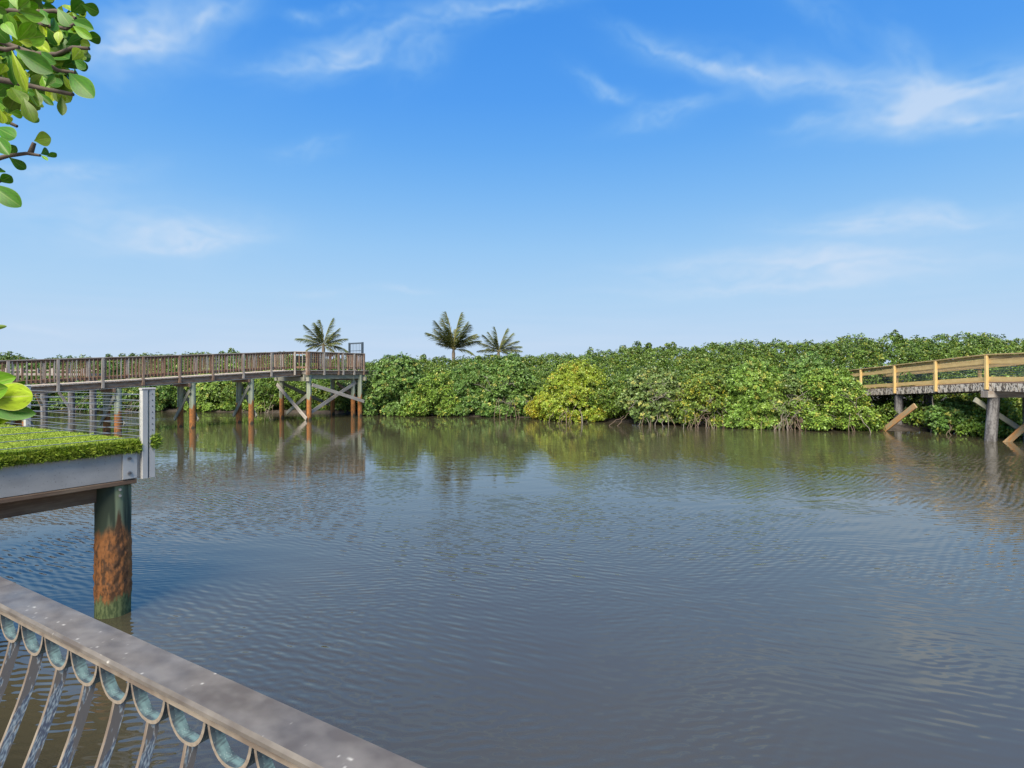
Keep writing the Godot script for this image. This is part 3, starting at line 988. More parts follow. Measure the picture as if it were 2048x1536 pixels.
func build_old_pier() -> void:
	var t := thing("old_pier", "weathered brown timber pier ramping up to an end platform on green and orange piles", "pier", Vector3.ZERO)
	var o3 := Vector3(PN.x, 0, -PN.y)
	var u3 := Vector3(PU.x, 0, -PU.y)
	var a0 := -11.0
	var a1 := 5.1
	var py := ramp_y(9.0)
	# ramp deck: boards laid across, joined as one part (seen edge-on)
	var st := SurfaceTool.new()
	st.begin(Mesh.PRIMITIVE_TRIANGLES)
	var a := a0
	while a < a1 - 0.07:
		var y := ramp_y(a + 0.07) - 0.02
		var p := pier(a + 0.07, 0.20, y)
		st.append_from(bar_mesh(1.55, 0.038, 0.138), 0, along(p, pier(a + 0.07, -1.3, y)))
		a += 0.145
	while a < 8.7:
		# end platform
		st.append_from(bar_mesh(2.85, 0.038, 0.138), 0, along(pier(a + 0.07, 0.70, py - 0.02), pier(a + 0.07, -2.1, py - 0.02)))
		a += 0.145
	while a < 10.9:
		st.append_from(bar_mesh(1.5, 0.038, 0.138), 0, along(pier(a + 0.07, -0.85, py - 0.02), pier(a + 0.07, -2.3, py - 0.02)))
		a += 0.145
	part("deck", done(st), M.pale_wood, t)
	for n in [-0.95, -2.2]:
		beam("joist", pier(8.7, n, py - 0.14), pier(10.85, n, py - 0.14), 0.19, 0.045, M.old_wood, t)
		pile(t, pier(10.4, n, 0), py - 0.235, 0.13, M.pile)
	# rim boards, a little uneven where lengths meet
	for q in [[a0, -4.7], [-4.7, -0.55], [-0.55, 3.4], [3.4, a1]]:
		for n in [0.10, -1.20]:
			beam("rim_board", pier(q[0], n, ramp_y(q[0]) - 0.145), pier(q[1] - 0.006, n, ramp_y(q[1]) - 0.145), 0.205, 0.045, M.old_wood, t)
			beam("trim_board", pier(q[0], n - 0.03, ramp_y(q[0]) - 0.27), pier(q[1] - 0.006, n - 0.03, ramp_y(q[1]) - 0.27), 0.04, 0.07, M.pale_wood, t)
	for n in [0.60, -2.0]:
		beam("rim_board", pier(5.12, n, py - 0.125), pier(8.65, n, py - 0.125), 0.165, 0.045, M.old_wood, t)
		beam("beam", pier(5.0, n - signf(n) * 0.12, py - 0.33), pier(8.75, n - signf(n) * 0.12, py - 0.33), 0.22, 0.09, M.brace_wood, t)
	for aa in [5.15, 8.63]:
		beam("rim_board", pier(aa, 0.575, py - 0.125), pier(aa, -1.975, py - 0.125), 0.165, 0.045, M.grey_wood, t)
		beam("beam", pier(aa, 0.75, py - 0.445 if aa < 6 else py - 0.445), pier(aa, -2.15, py - 0.445), 0.2, 0.09, M.brace_wood, t)
	# railings of the ramp (both sides) and of the platform
	for n in [0.13, -1.23]:
		var out := o3 if n > 0 else -o3
		var s0 := -10.11
		var marks := []
		var p := -10.11
		while p < 4.9:
			marks.append((p - s0) / (5.0 - s0))
			p += 1.36
		baluster_rail(t, pier(s0, n, ramp_y(s0)), pier(4.7, n, ramp_y(4.7)), out, marks.map(func(q): return q * (5.0 - s0) / (4.7 - s0)).filter(func(q): return q < 0.99))
	baluster_rail(t, pier(4.7, 0.13, py), pier(5.1, 0.62, py), o3, [0.05, 0.95])
	baluster_rail(t, pier(5.1, 0.62, py), pier(8.62, 0.62, py), o3, [0.02, 0.27, 0.52, 0.60, 0.80, 0.985])
	baluster_rail(t, pier(8.62, 0.60, py), pier(8.62, -0.82, py), u3, [0.5, 0.97])
	baluster_rail(t, pier(8.6, -2.02, py), pier(6.9, -2.02, py), -o3, [0.1, 0.5, 0.98])
	baluster_rail(t, pier(5.1, -1.25, py), pier(5.1, -2.02, py), -u3, [0.05, 0.95])
	# bents under the ramp
	for b in [-8.3, -5.5, -2.75, 0.0, 2.6]:
		var y := ramp_y(b)
		for n in [0.0, -1.05]:
			pile(t, pier(b, n, 0), y - 0.30, 0.12, M.pile)
		beam("cap_beam", pier(b - 0.17, 0.16, y - 0.37), pier(b - 0.17, -1.25, y - 0.37), 0.15, 0.07, M.old_wood, t)
		beam("brace", pier(b - 0.17, 0.10, y - 0.62), pier(b - 0.17, -1.22, 0.30), 0.16, 0.05, M.brace_wood, t)
		beam("brace", pier(b + 0.17, -1.15, y - 0.62), pier(b + 0.17, 0.12, 0.30), 0.16, 0.05, M.brace_wood, t)
	# platform piles and crossed braces
	for q in [[5.3, 0.5], [8.43, 0.5], [5.3, -1.8], [8.43, -1.8], [8.2, 0.22], [6.9, -1.85]]:
		pile(t, pier(q[0], q[1], 0), py - 0.23, 0.115, M.pile)
	beam("brace", pier(5.12, -1.95, 1.72), pier(5.12, 0.55, 0.06), 0.18, 0.05, M.pale_wood, t)
	beam("brace", pier(5.46, 0.40, 1.35), pier(5.46, -1.65, 0.22), 0.17, 0.05, M.brace_wood, t)
	beam("brace", pier(5.35, 0.68, 1.72), pier(8.55, 0.68, 0.78), 0.17, 0.05, M.pale_wood, t)
	beam("brace", pier(8.30, 0.32, 1.80), pier(5.42, 0.32, 0.30), 0.17, 0.05, M.pale_wood, t)
	beam("brace", pier(8.62, -1.7, 1.75), pier(8.62, 0.4, 0.75), 0.17, 0.05, M.old_wood, t)
	beam("brace", pier(5.5, -1.98, 1.75), pier(8.3, -1.98, 0.55), 0.17, 0.05, M.brace_wood, t)
	# gate at the far side of the platform
	var g := thing("metal_gate", "dark blue-grey metal gate panel with thin bars at the pier's far end", "gate", pier(9.9, -2.2, py))
	var right := o3
	var w := 1.15
	var gh := 1.62
	beam("frame_post", Vector3(0, 0, 0), Vector3(0, gh, 0), 0.09, 0.09, M.gate, g, 0.005, right)
	beam("frame_post", right * w, right * w + Vector3(0, gh, 0), 0.10, 0.10, M.gate, g, 0.005, right)
	beam("top_rail", Vector3(0, gh - 0.05, 0) + right * 0.046, Vector3(0, gh - 0.05, 0) + right * (w - 0.052), 0.08, 0.06, M.gate, g)
	beam("middle_rail", Vector3(0, gh - 0.48, 0) + right * 0.046, Vector3(0, gh - 0.48, 0) + right * (w - 0.052), 0.03, 0.03, M.gate, g)
	for k in 8:
		var p := right * (0.06 + (k + 0.5) * (w - 0.12) / 8.0)
		tube("bar", [p + Vector3(0, 0.1, 0), p + Vector3(0, gh - 0.08, 0)], [0.009, 0.009], M.gate, g, 6)
	beam("bottom_rail", Vector3(0, 0.1, 0) + right * 0.046, Vector3(0, 0.1, 0) + right * (w - 0.052), 0.05, 0.05, M.gate, g)
	# bench on the platform
	var bt := thing("bench", "dark slatted bench on the pier platform seen through its balusters", "bench", pier(6.6, -1.5, py + 0.001))
	var bd := u3
	var bn := o3
	for k in 3:
		var y := 0.46 + k * 0.115
		beam("back_slat", -bd * 0.85 + Vector3(0, y, 0), bd * 0.85 + Vector3(0, y, 0), 0.10, 0.03, M.dark_wood, bt)
	for k in 3:
		var c := bn * (0.09 + k * 0.13) + Vector3(0, 0.41, 0)
		beam("seat_slat", c - bd * 0.85, c + bd * 0.85, 0.03, 0.11, M.dark_wood, bt)
	for s in [-0.7, 0.7]:
		for q in [0.05, 0.36]:
			beam("leg", bd * s + bn * q, bd * s + bn * q + Vector3(0, 0.394, 0), 0.05, 0.05, M.dark_wood, bt, 0.004, bn)
		beam("arm_post", bd * s + bn * -0.045 + Vector3(0, 0.0, 0), bd * s + bn * -0.045 + Vector3(0, 0.78, 0), 0.05, 0.05, M.dark_wood, bt, 0.004, bn)

func build_far_walkway() -> void:
	var t := thing("far_walkway", "low far walkway on blue-grey piles seen under and through the pier's left part", "walkway")
	var a := pt(-80, 748, 29.5)
	var b := pt(196, 749, 30.5)
	beam("deck", a, b, 0.12, 1.3, M.grey_wood, t)
	var d := b - a
	for k in 9:
		var p := a + d * ((k + 0.5) / 9.0) + Vector3(0, 0.06, 0.5)
		beam("kerb_post", p, p + Vector3(0, 0.26, 0), 0.12, 0.12, M.grey_wood, t, 0.006, Vector3.RIGHT)
	beam("kerb_rail", a + Vector3(0, 0.2, 0.4), b + Vector3(0, 0.2, 0.4), 0.07, 0.05, M.grey_wood, t)
	for px in [-30, 32, 88, 143, 186]:
		var p := pt(px, 752, lerpf(29.5, 30.5, (px + 80) / 276.0))
		pile(t, p, p.y - 0.10, 0.15, M.grey_pile)
	beam("brace", pt(118, 785, 29.0), pt(141, 818, 29.4), 0.12, 0.05, M.grey_wood, t)
	beam("brace", pt(72, 788, 28.6), pt(84, 812, 28.9), 0.14, 0.05, M.rust_wood, t)

# ------------------------------------------------------------------ the yellow bridge on the right
func build_new_bridge() -> void:
	var t := thing("timber_bridge", "yellow new-timber footbridge with cable railings on old dark piles at the right edge", "footbridge")
	var x0 := 16.2
	var x1 := 17.75
	var y_at := func(d: float) -> float:
		return 1.985 - maxf(0.0, d - 19.55) * 0.063
	var posts := [12.5, 14.85, 17.2, 19.55, 21.9, 24.25, 26.6, 28.95]
	var st := SurfaceTool.new()
	st.begin(Mesh.PRIMITIVE_TRIANGLES)
	var d := 12.4
	while d < 30.0:
		var y: float = y_at.call(d) + 0.0
		st.append_from(bar_mesh(1.62, 0.036, 0.138), 0, along(Vector3(x0 - 0.03, y, -d), Vector3(x1 + 0.1, y, -d)))
		d += 0.145
	part("deck", done(st), M.old_wood, t)
	for i in posts.size() - 1:
		var da: float = posts[i]
		var db: float = posts[i + 1]
		for side in [x0, x1]:
			var s: float = -1.0 if side == x0 else 1.0
			var pa := Vector3(side, y_at.call(da), -da)
			var pb := Vector3(side, y_at.call(db), -db)
			var bay := beam("cap_rail", pa + Vector3(0, 0.94, 0), pb + Vector3(0, 0.94, 0), 0.038, 0.16, M.new_wood_top, t)
			beam("upper_board", pa + Vector3(-s * 0.05, 0.865, 0), pb + Vector3(-s * 0.05, 0.865, 0), 0.09, 0.036, M.new_wood_top, t)
			beam("middle_board", pa + Vector3(s * 0.0, 0.70, 0), pb + Vector3(s * 0.0, 0.70, 0), 0.15, 0.036, M.new_wood, t)
			beam("bottom_board", pa + Vector3(s * 0.0, 0.12, 0), pb + Vector3(s * 0.0, 0.12, 0), 0.14, 0.036, M.new_wood, t)
			beam("stringer", pa + Vector3(s * 0.0, -0.155, 0), pb + Vector3(s * 0.0, -0.155, 0), 0.27, 0.06, M.stained, t)
			for k in 7:
				var y := 0.235 + k * 0.058
				tube("cable", [pa + Vector3(0, y, 0), pb + Vector3(0, y, 0)], [0.006, 0.006], M.gate, t, 5)
			var foot := pa + Vector3(s * 0.066, -0.24, 0)
			beam("post", foot, foot + Vector3(0, 1.15, 0), 0.09, 0.09, M.new_wood, t, 0.006, Vector3.FORWARD)
	# knots in the new boards would be under a pixel here; the supports follow
	for b in [[19.55, 0.0], [14.9, 0.0], [24.3, 0.0], [28.5, 0.0]]:
		var y: float = y_at.call(b[0]) - 0.31
		if b[0] < 22.0:
			pile(t, Vector3(x0 + 0.10, 0, -b[0] + 0.1), y - 0.2, 0.165, M.grey_pile, Vector3(-0.14, 0, 0))
			pile(t, Vector3(x1 - 0.10, 0, -b[0] - 0.1), y - 0.2, 0.165, M.grey_pile, Vector3(0.05, 0, 0))
			beam("cap_beam", Vector3(x0 - 0.22, y - 0.09, -b[0] + 0.1), Vector3(x1 + 0.5, y - 0.09, -b[0] + 0.1), 0.22, 0.3, M.grey_wood, t)
			beam("brace", Vector3(x0 - 0.35, y - 0.28, -b[0] - 0.15), Vector3(x1 + 0.15, 0.05, -b[0] - 0.15), 0.17, 0.06, M.brace_wood, t)
			beam("brace", Vector3(x1 + 0.2, y - 0.42, -b[0] + 0.36), Vector3(x0 + 0.18, -0.14, -b[0] + 0.36), 0.19, 0.07, M.rust_wood, t)
		else:
			for x in [x0 + 0.15, x1 - 0.15]:
				pile(t, Vector3(x, 0, -b[0]), y, 0.16, M.grey_pile)
	# loose brace leaning into the water
	var p := thing("leaning_plank", "wet brown plank leaning from the water up under the yellow bridge", "plank", on_water(1762, 861))
	var top := pt(1831, 811, 21.6) - p.position
	beam("board", Vector3(0, -0.08, 0) - top * 0.05, top, 0.20, 0.07, M.rust_wood, p)
	# drooping aerial roots under the bridge
	var r := RandomNumberGenerator.new()
	r.seed = 51
	var h := thing("hanging_root", "forked pale aerial root hanging from the bridge shade into the water", "root", on_water(1862, 865))
	var fork := pt(1865, 805, 22.3) - h.position
	tube("stem", [pt(1865, 792, 22.3) - h.position, fork], [0.02, 0.018], M.twig, h, 6)
	tube("prong", arch(fork, Vector3(0, -0.1, 0), 0.08, r), [0.016, 0.017, 0.018, 0.018, 0.018, 0.018, 0.018], M.twig, h, 6)
	tube("prong", arch(fork, on_water(1888, 864) - h.position + Vector3(0, -0.1, 0), 0.1, r), [0.016, 0.017, 0.018, 0.018, 0.018, 0.018, 0.018], M.twig, h, 6)

# ------------------------------------------------------------------ turf deck at the left
const TC := Vector2(-3.60, 5.57)
const TF := Vector2(-0.508, -0.861)
const TB := Vector2(-0.862, 0.507)
const TURF_Y := 1.66

func turf(f: float, b: float, y: float) -> Vector3:
	var p := TC + TF * f + TB * b
	return Vector3(p.x, y, -p.y)

func build_turf_deck() -> void:
	var t := thing("turf_deck", "raised deck topped with bright artificial grass behind a grey aluminium fascia", "deck", Vector3.ZERO)
	var f3 := turf(1, 0, 0) - turf(0, 0, 0)
	var b3 := turf(0, 1, 0) - turf(0, 0, 0)
	var lf := 4.2
	var lb := 4.2
	# turf mat with a rolled edge
	var st := SurfaceTool.new()
	st.begin(Mesh.PRIMITIVE_TRIANGLES)
	var prof := [Vector2(0.30, -0.012), Vector2(0.06, -0.012), Vector2(0.02, -0.022), Vector2(-0.005, -0.045), Vector2(-0.012, -0.10)]
	for i in prof.size() - 1:
		var p: Vector2 = prof[i]
		var q: Vector2 = prof[i + 1]
		var quad := [turf(p.x, p.x, TURF_Y + p.y), turf(lf, p.x, TURF_Y + p.y), turf(lf, q.x, TURF_Y + q.y), turf(q.x, q.x, TURF_Y + q.y)]
		var quad2 := [turf(p.x, p.x, TURF_Y + p.y), turf(p.x, lb, TURF_Y + p.y), turf(q.x, lb, TURF_Y + q.y), turf(q.x, q.x, TURF_Y + q.y)]
		for k in [0, 1, 2, 0, 2, 3]:
			st.add_vertex(quad[k])
		for k in [0, 2, 1, 0, 3, 2]:
			st.add_vertex(quad2[k])
	var top := [turf(0.3, 0.3, TURF_Y - 0.012), turf(lf, 0.3, TURF_Y - 0.012), turf(lf, lb, TURF_Y - 0.012), turf(0.3, lb, TURF_Y - 0.012)]
	for k in [0, 2, 1, 0, 3, 2]:
		st.add_vertex(top[k])
	st.generate_normals()
	var turf_part := part("turf_mat", done(st), M.turf_mat, t)
	# blades
	var r := RandomNumberGenerator.new()
	r.seed = 71
	var tuft := SurfaceTool.new()
	tuft.begin(Mesh.PRIMITIVE_TRIANGLES)
	for k in 7:
		var a := r.randf() * TAU
		var lean := r.randf_range(0.1, 0.75)
		var d := Vector3(cos(a) * sin(lean), cos(lean), sin(a) * sin(lean))
		var side := d.cross(Vector3(cos(a + 0.8), 0.2, sin(a + 0.8))).normalized() * 0.06
		var base := Vector3(r.randf_range(-0.3, 0.3), 0, r.randf_range(-0.3, 0.3))
		var l := r.randf_range(0.7, 1.1)
		var mid := base + d * l * 0.55
		var tip := base + d * l + Vector3(cos(a), -0.3, sin(a)) * 0.25 * l
		var q := r.randf_range(0.75, 1.3)
		tuft.set_color(Color(q, q, q * 0.9))
		var n := side.cross(d).normalized()
		for v in [base - side, base + side, mid + side, base - side, mid + side, mid - side, mid - side, mid + side, tip]:
			tuft.set_normal((n + Vector3.UP * 0.8).normalized())
			tuft.add_vertex(v)
	var tm := done(tuft)
	var xs := []
	var cs := []
	var add := func(p: Vector3, up: Vector3, s: float, c: Color):
		var bx := up.cross(Vector3(r.randfn(), r.randfn(), r.randfn())).normalized()
		xs.append(Transform3D(Basis(bx * s, up * s, bx.cross(up) * s), p))
		cs.append(c)
	for k in 95000:
		var f := r.randf_range(0.01, 1.7)
		var b := r.randf_range(0.01, 3.8)
		var patch := noise.get_noise_2d(f * 60.0, b * 60.0)
		var c := Color(0.27, 0.41, 0.045).lerp(Color(0.40, 0.50, 0.07), clampf(0.5 + patch + r.randf_range(-0.4, 0.4), 0, 1))
		add.call(turf(f, b, TURF_Y - 0.012), (Vector3.UP + Vector3(r.randfn(), 0, r.randfn()) * 0.2).normalized(), 0.0145 * r.randf_range(0.7, 1.3), c)
	for k in 26000:
		var s := r.randf_range(0.0, lf)
		var h := pow(r.randf(), 0.8)
		var front := r.randf() < 0.62
		var out: Vector3 = -b3 if front else -f3
		var y := TURF_Y - 0.018 - 0.095 * h
		var inset := 0.02 - 0.03 * minf(1.0, h * 2.0)
		var p := turf(s, inset, y) if front else turf(inset, s, y)
		var c := Color(0.27, 0.41, 0.045).lerp(Color(0.40, 0.50, 0.07), r.randf())
		add.call(p, (out * 0.9 + Vector3(0, 0.55 - 1.0 * h, 0) + Vector3(r.randfn(), r.randfn(), r.randfn()) * 0.3).normalized(), 0.019 * r.randf_range(0.7, 1.4) * (1.9 if r.randf() < 0.07 else 1.0), c)
	for k in 260:
		# tuft that bulges out round the corner post
		var p := turf(-0.12 + r.randf_range(-0.035, 0.035), -0.012 + r.randfn() * 0.01, TURF_Y - 0.035 + r.randfn() * 0.028)
		add.call(p, (-f3 * 0.9 + Vector3(r.randfn(), r.randfn() - 0.1, r.randfn()) * 0.5).normalized(), 0.045 * r.randf_range(0.5, 1.4), Color(0.30, 0.42, 0.05) * r.randf_range(0.8, 1.2))
	var mm := MultiMesh.new()
	mm.transform_format = MultiMesh.TRANSFORM_3D
	mm.use_colors = true
	mm.mesh = tm
	mm.instance_count = xs.size()
	for k in xs.size():
		mm.set_instance_transform(k, xs[k])
		mm.set_instance_color(k, cs[k])
	var g := MultiMeshInstance3D.new()
	g.name = "grass_blades"
	g.multimesh = mm
	g.material_override = M.turf
	g.set_meta("kind", "stuff")
	t.add_child(g, true)
	# fascia, ledger, beams, joists
	beam("fascia_board", turf(0.0, 0.03, TURF_Y - 0.235), turf(lf, 0.03, TURF_Y - 0.235), 0.285, 0.03, M.fascia, t, 0.004)
	beam("fascia_board", turf(0.03, 0.046, TURF_Y - 0.235), turf(0.03, lb, TURF_Y - 0.235), 0.285, 0.03, M.fascia, t, 0.004)
	beam("ledger_board", turf(0.03, 0.09, TURF_Y - 0.402), turf(lf, 0.09, TURF_Y - 0.402), 0.042, 0.17, M.ledger_wood, t)
	beam("ledger_board", turf(0.11, 0.19, TURF_Y - 0.402), turf(0.11, lb, TURF_Y - 0.402), 0.042, 0.16, M.ledger_wood, t)
	beam("cross_beam", turf(0.16, 0.20, TURF_Y - 0.50), turf(lf, 0.20, TURF_Y - 0.50), 0.15, 0.08, M.ledger_wood, t)
	for k in 5:
		var f := 0.9 + k * 0.8
		beam("joist", turf(f, 0.25, TURF_Y - 0.20), turf(f, lb, TURF_Y - 0.20), 0.22, 0.05, M.ledger_wood, t)
	beam("underside_panel", turf(lf * 0.5 + 0.05, 0.06, TURF_Y - 0.06), turf(lf * 0.5 + 0.05, lb - 0.05, TURF_Y - 0.06), 0.03, lf - 0.15, M.ledger_wood, t)
	# the near pile, rough where the growth clings
	var st2 := SurfaceTool.new()
	st2.begin(Mesh.PRIMITIVE_TRIANGLES)
	var c0 := turf(0.16, 0.172, 0)
	var grid := []
	var nv := 90
	var nu := 48
	for i in nv + 1:
		var v := float(i) / nv
		var y := lerpf(TURF_Y - 0.425, -0.25, v)
		var row := []
		for k in nu + 1:
			var u := float(k % nu) / nu
			var rough := smoothstep(0.22, 0.4, v) * (1.0 - smoothstep(0.66, 0.76, v))
			var disp := 0.004 * nz(u, v, 9.0, 20.0, 7.0) + rough * (0.010 * nz(u, v, 22.0, 110.0, 17.0) + 0.007 * nz(u, v, 50.0, 260.0, 27.0) + 0.004)
			var a := TAU * u
			row.append([c0 + Vector3(cos(a) * (0.146 + disp), y, sin(a) * (0.146 + disp)), Vector2(float(k) / nu, v * 1.475 / 1.235 if false else v)])
		grid.append(row)
	st2.set_smooth_group(0)
	for i in nv:
		for k in nu:
			for q in [[i, k], [i, k + 1], [i + 1, k + 1], [i, k], [i + 1, k + 1], [i + 1, k]]:
				st2.set_uv(grid[q[0]][q[1]][1])
				st2.add_vertex(grid[q[0]][q[1]][0])
	st2.index()
	st2.generate_normals()
	part("pile", done(st2), M.near_pile, t)
	for q in [[3.2, 0.17], [0.17, 3.4], [3.2, 3.4]]:
		pile(t, turf(q[0], q[1], 0), TURF_Y - 0.425, 0.146, M.near_pile)
	var eye := (Vector3(0, 0, 0) - Vector3(c0.x, 0, c0.z)).normalized()
	for q in [[0.20, -0.088], [0.12, -0.03]]:
		var side := eye.cross(Vector3.UP)
		var p: Vector3 = c0 + eye * 0.142 + side * -0.055 + Vector3(0, TURF_Y - 0.43 + q[1] * 1.0, 0)
		tube("bolt", [p, p + eye * 0.022], [0.014, 0.012], M.steel, t, 10)
	# bracket with two bolts
	var n := -b3
	var plate := beam("bracket_plate", turf(0.155, 0.004, TURF_Y - 0.243), turf(0.03, 0.004, TURF_Y - 0.243), 0.255, 0.012, M.white_metal, t, 0.003)
	var inv := plate.transform.affine_inverse()
	for y in [-0.175, -0.315]:
		var p := turf(0.098, -0.003, TURF_Y + y)
		part("washer", tube_mesh([p, p + n * 0.004], [0.021, 0.021], 14), M.steel, plate, inv)
		part("bolt", tube_mesh([p + n * 0.004, p + n * 0.016], [0.014, 0.013], 6), M.bolt, plate, inv)

	# cable railing on the deck's edge
	var c := thing("cable_railing", "steel cable railing with white square posts round the turf deck", "railing", Vector3.ZERO)
	var top_y := CAM_H - 0.155
	var mesh_post := func(at: Vector3, foot: float, holes: bool, face: Vector3):
		var post := beam("post", at + Vector3(0, foot, 0), at + Vector3(0, top_y - 0.012, 0), 0.055, 0.055, M.white_metal, c, 0.005, -f3)
		var pinv: Transform3D = post.transform.affine_inverse()
		var cap := bar_mesh(0.062, 0.022, 0.062, 0.008)
		part("post_cap", cap, M.post_cap, post, pinv * along(at + Vector3(0, top_y, 0) - f3 * 0.031, at + Vector3(0, top_y, 0)))
		if holes:
			for k in 9:
				var p: Vector3 = at + face * 0.0255 + Vector3(0, CAM_H - 0.208 - k * 0.0585, 0)
				part("cable_fitting", tube_mesh([p, p + face * 0.005], [0.006, 0.005], 8), M.hole, post, pinv)
	var pa := turf(-0.034, 0.005, 0)
	var pb := turf(-0.104, 0.012, 0)
	mesh_post.call(pa, TURF_Y - 0.385, false, -f3)
	mesh_post.call(pb, TURF_Y - 0.385, true, -b3)
	mesh_post.call(turf(-0.01, 2.55, 0), TURF_Y - 0.01, true, -b3)
	mesh_post.call(turf(2.6, 0.0, 0), TURF_Y - 0.3, true, -b3)
	mesh_post.call(turf(0.0, 4.1, 0), TURF_Y - 0.01, true, -b3)
	for k in 8:
		var y := CAM_H - 0.208 - k * 0.0585
		var dy := Vector3(0, y, 0)
		tube("cable", [turf(-0.034, 0.038, 0) + dy, turf(-0.01, 1.3, 0) + dy + Vector3(0, -0.003, 0), turf(-0.01, 2.52, 0) + dy], [0.0032, 0.0032, 0.0032], M.steel, c, 6)
		tube("cable", [turf(-0.01, 2.58, 0) + dy, turf(0.0, 4.07, 0) + dy], [0.0032, 0.0032], M.steel, c, 6)
		tube("cable", [turf(0.0, 0.005, 0) + dy, turf(1.3, 0.003, 0) + dy + Vector3(0, -0.004, 0), turf(2.57, 0.0, 0) + dy], [0.0032, 0.0032, 0.0032], M.steel, c, 6)

# ------------------------------------------------------------------ where the photographer stands
const RO := Vector2(-1.363, 1.475)
const RD := Vector2(0.859, -0.512)
const RI := Vector2(-0.512, -0.859)   # inward, towards the deck

func rail(s: float, inward: float, y: float) -> Vector3:
	var p := RO + RD * s + RI * inward
	return Vector3(p.x, y, -p.y)

func build_viewing_deck() -> void:
	var m := bar_mesh(8.0, 0.12, 4.0, 0.01)
	structure("viewing_deck", m, M.grey_wood, along(rail(-3.0, 1.95, 0.64), rail(5.0, 1.95, 0.64)))
	for s in [-2.4, 0.6, 3.6]:
		var p := rail(s, 0.5, 0)
		structure("deck_pile", tube_mesh([Vector3(p.x, 0.58, p.z), Vector3(p.x, -0.4, p.z)], [0.14, 0.145], 14), M.near_pile)

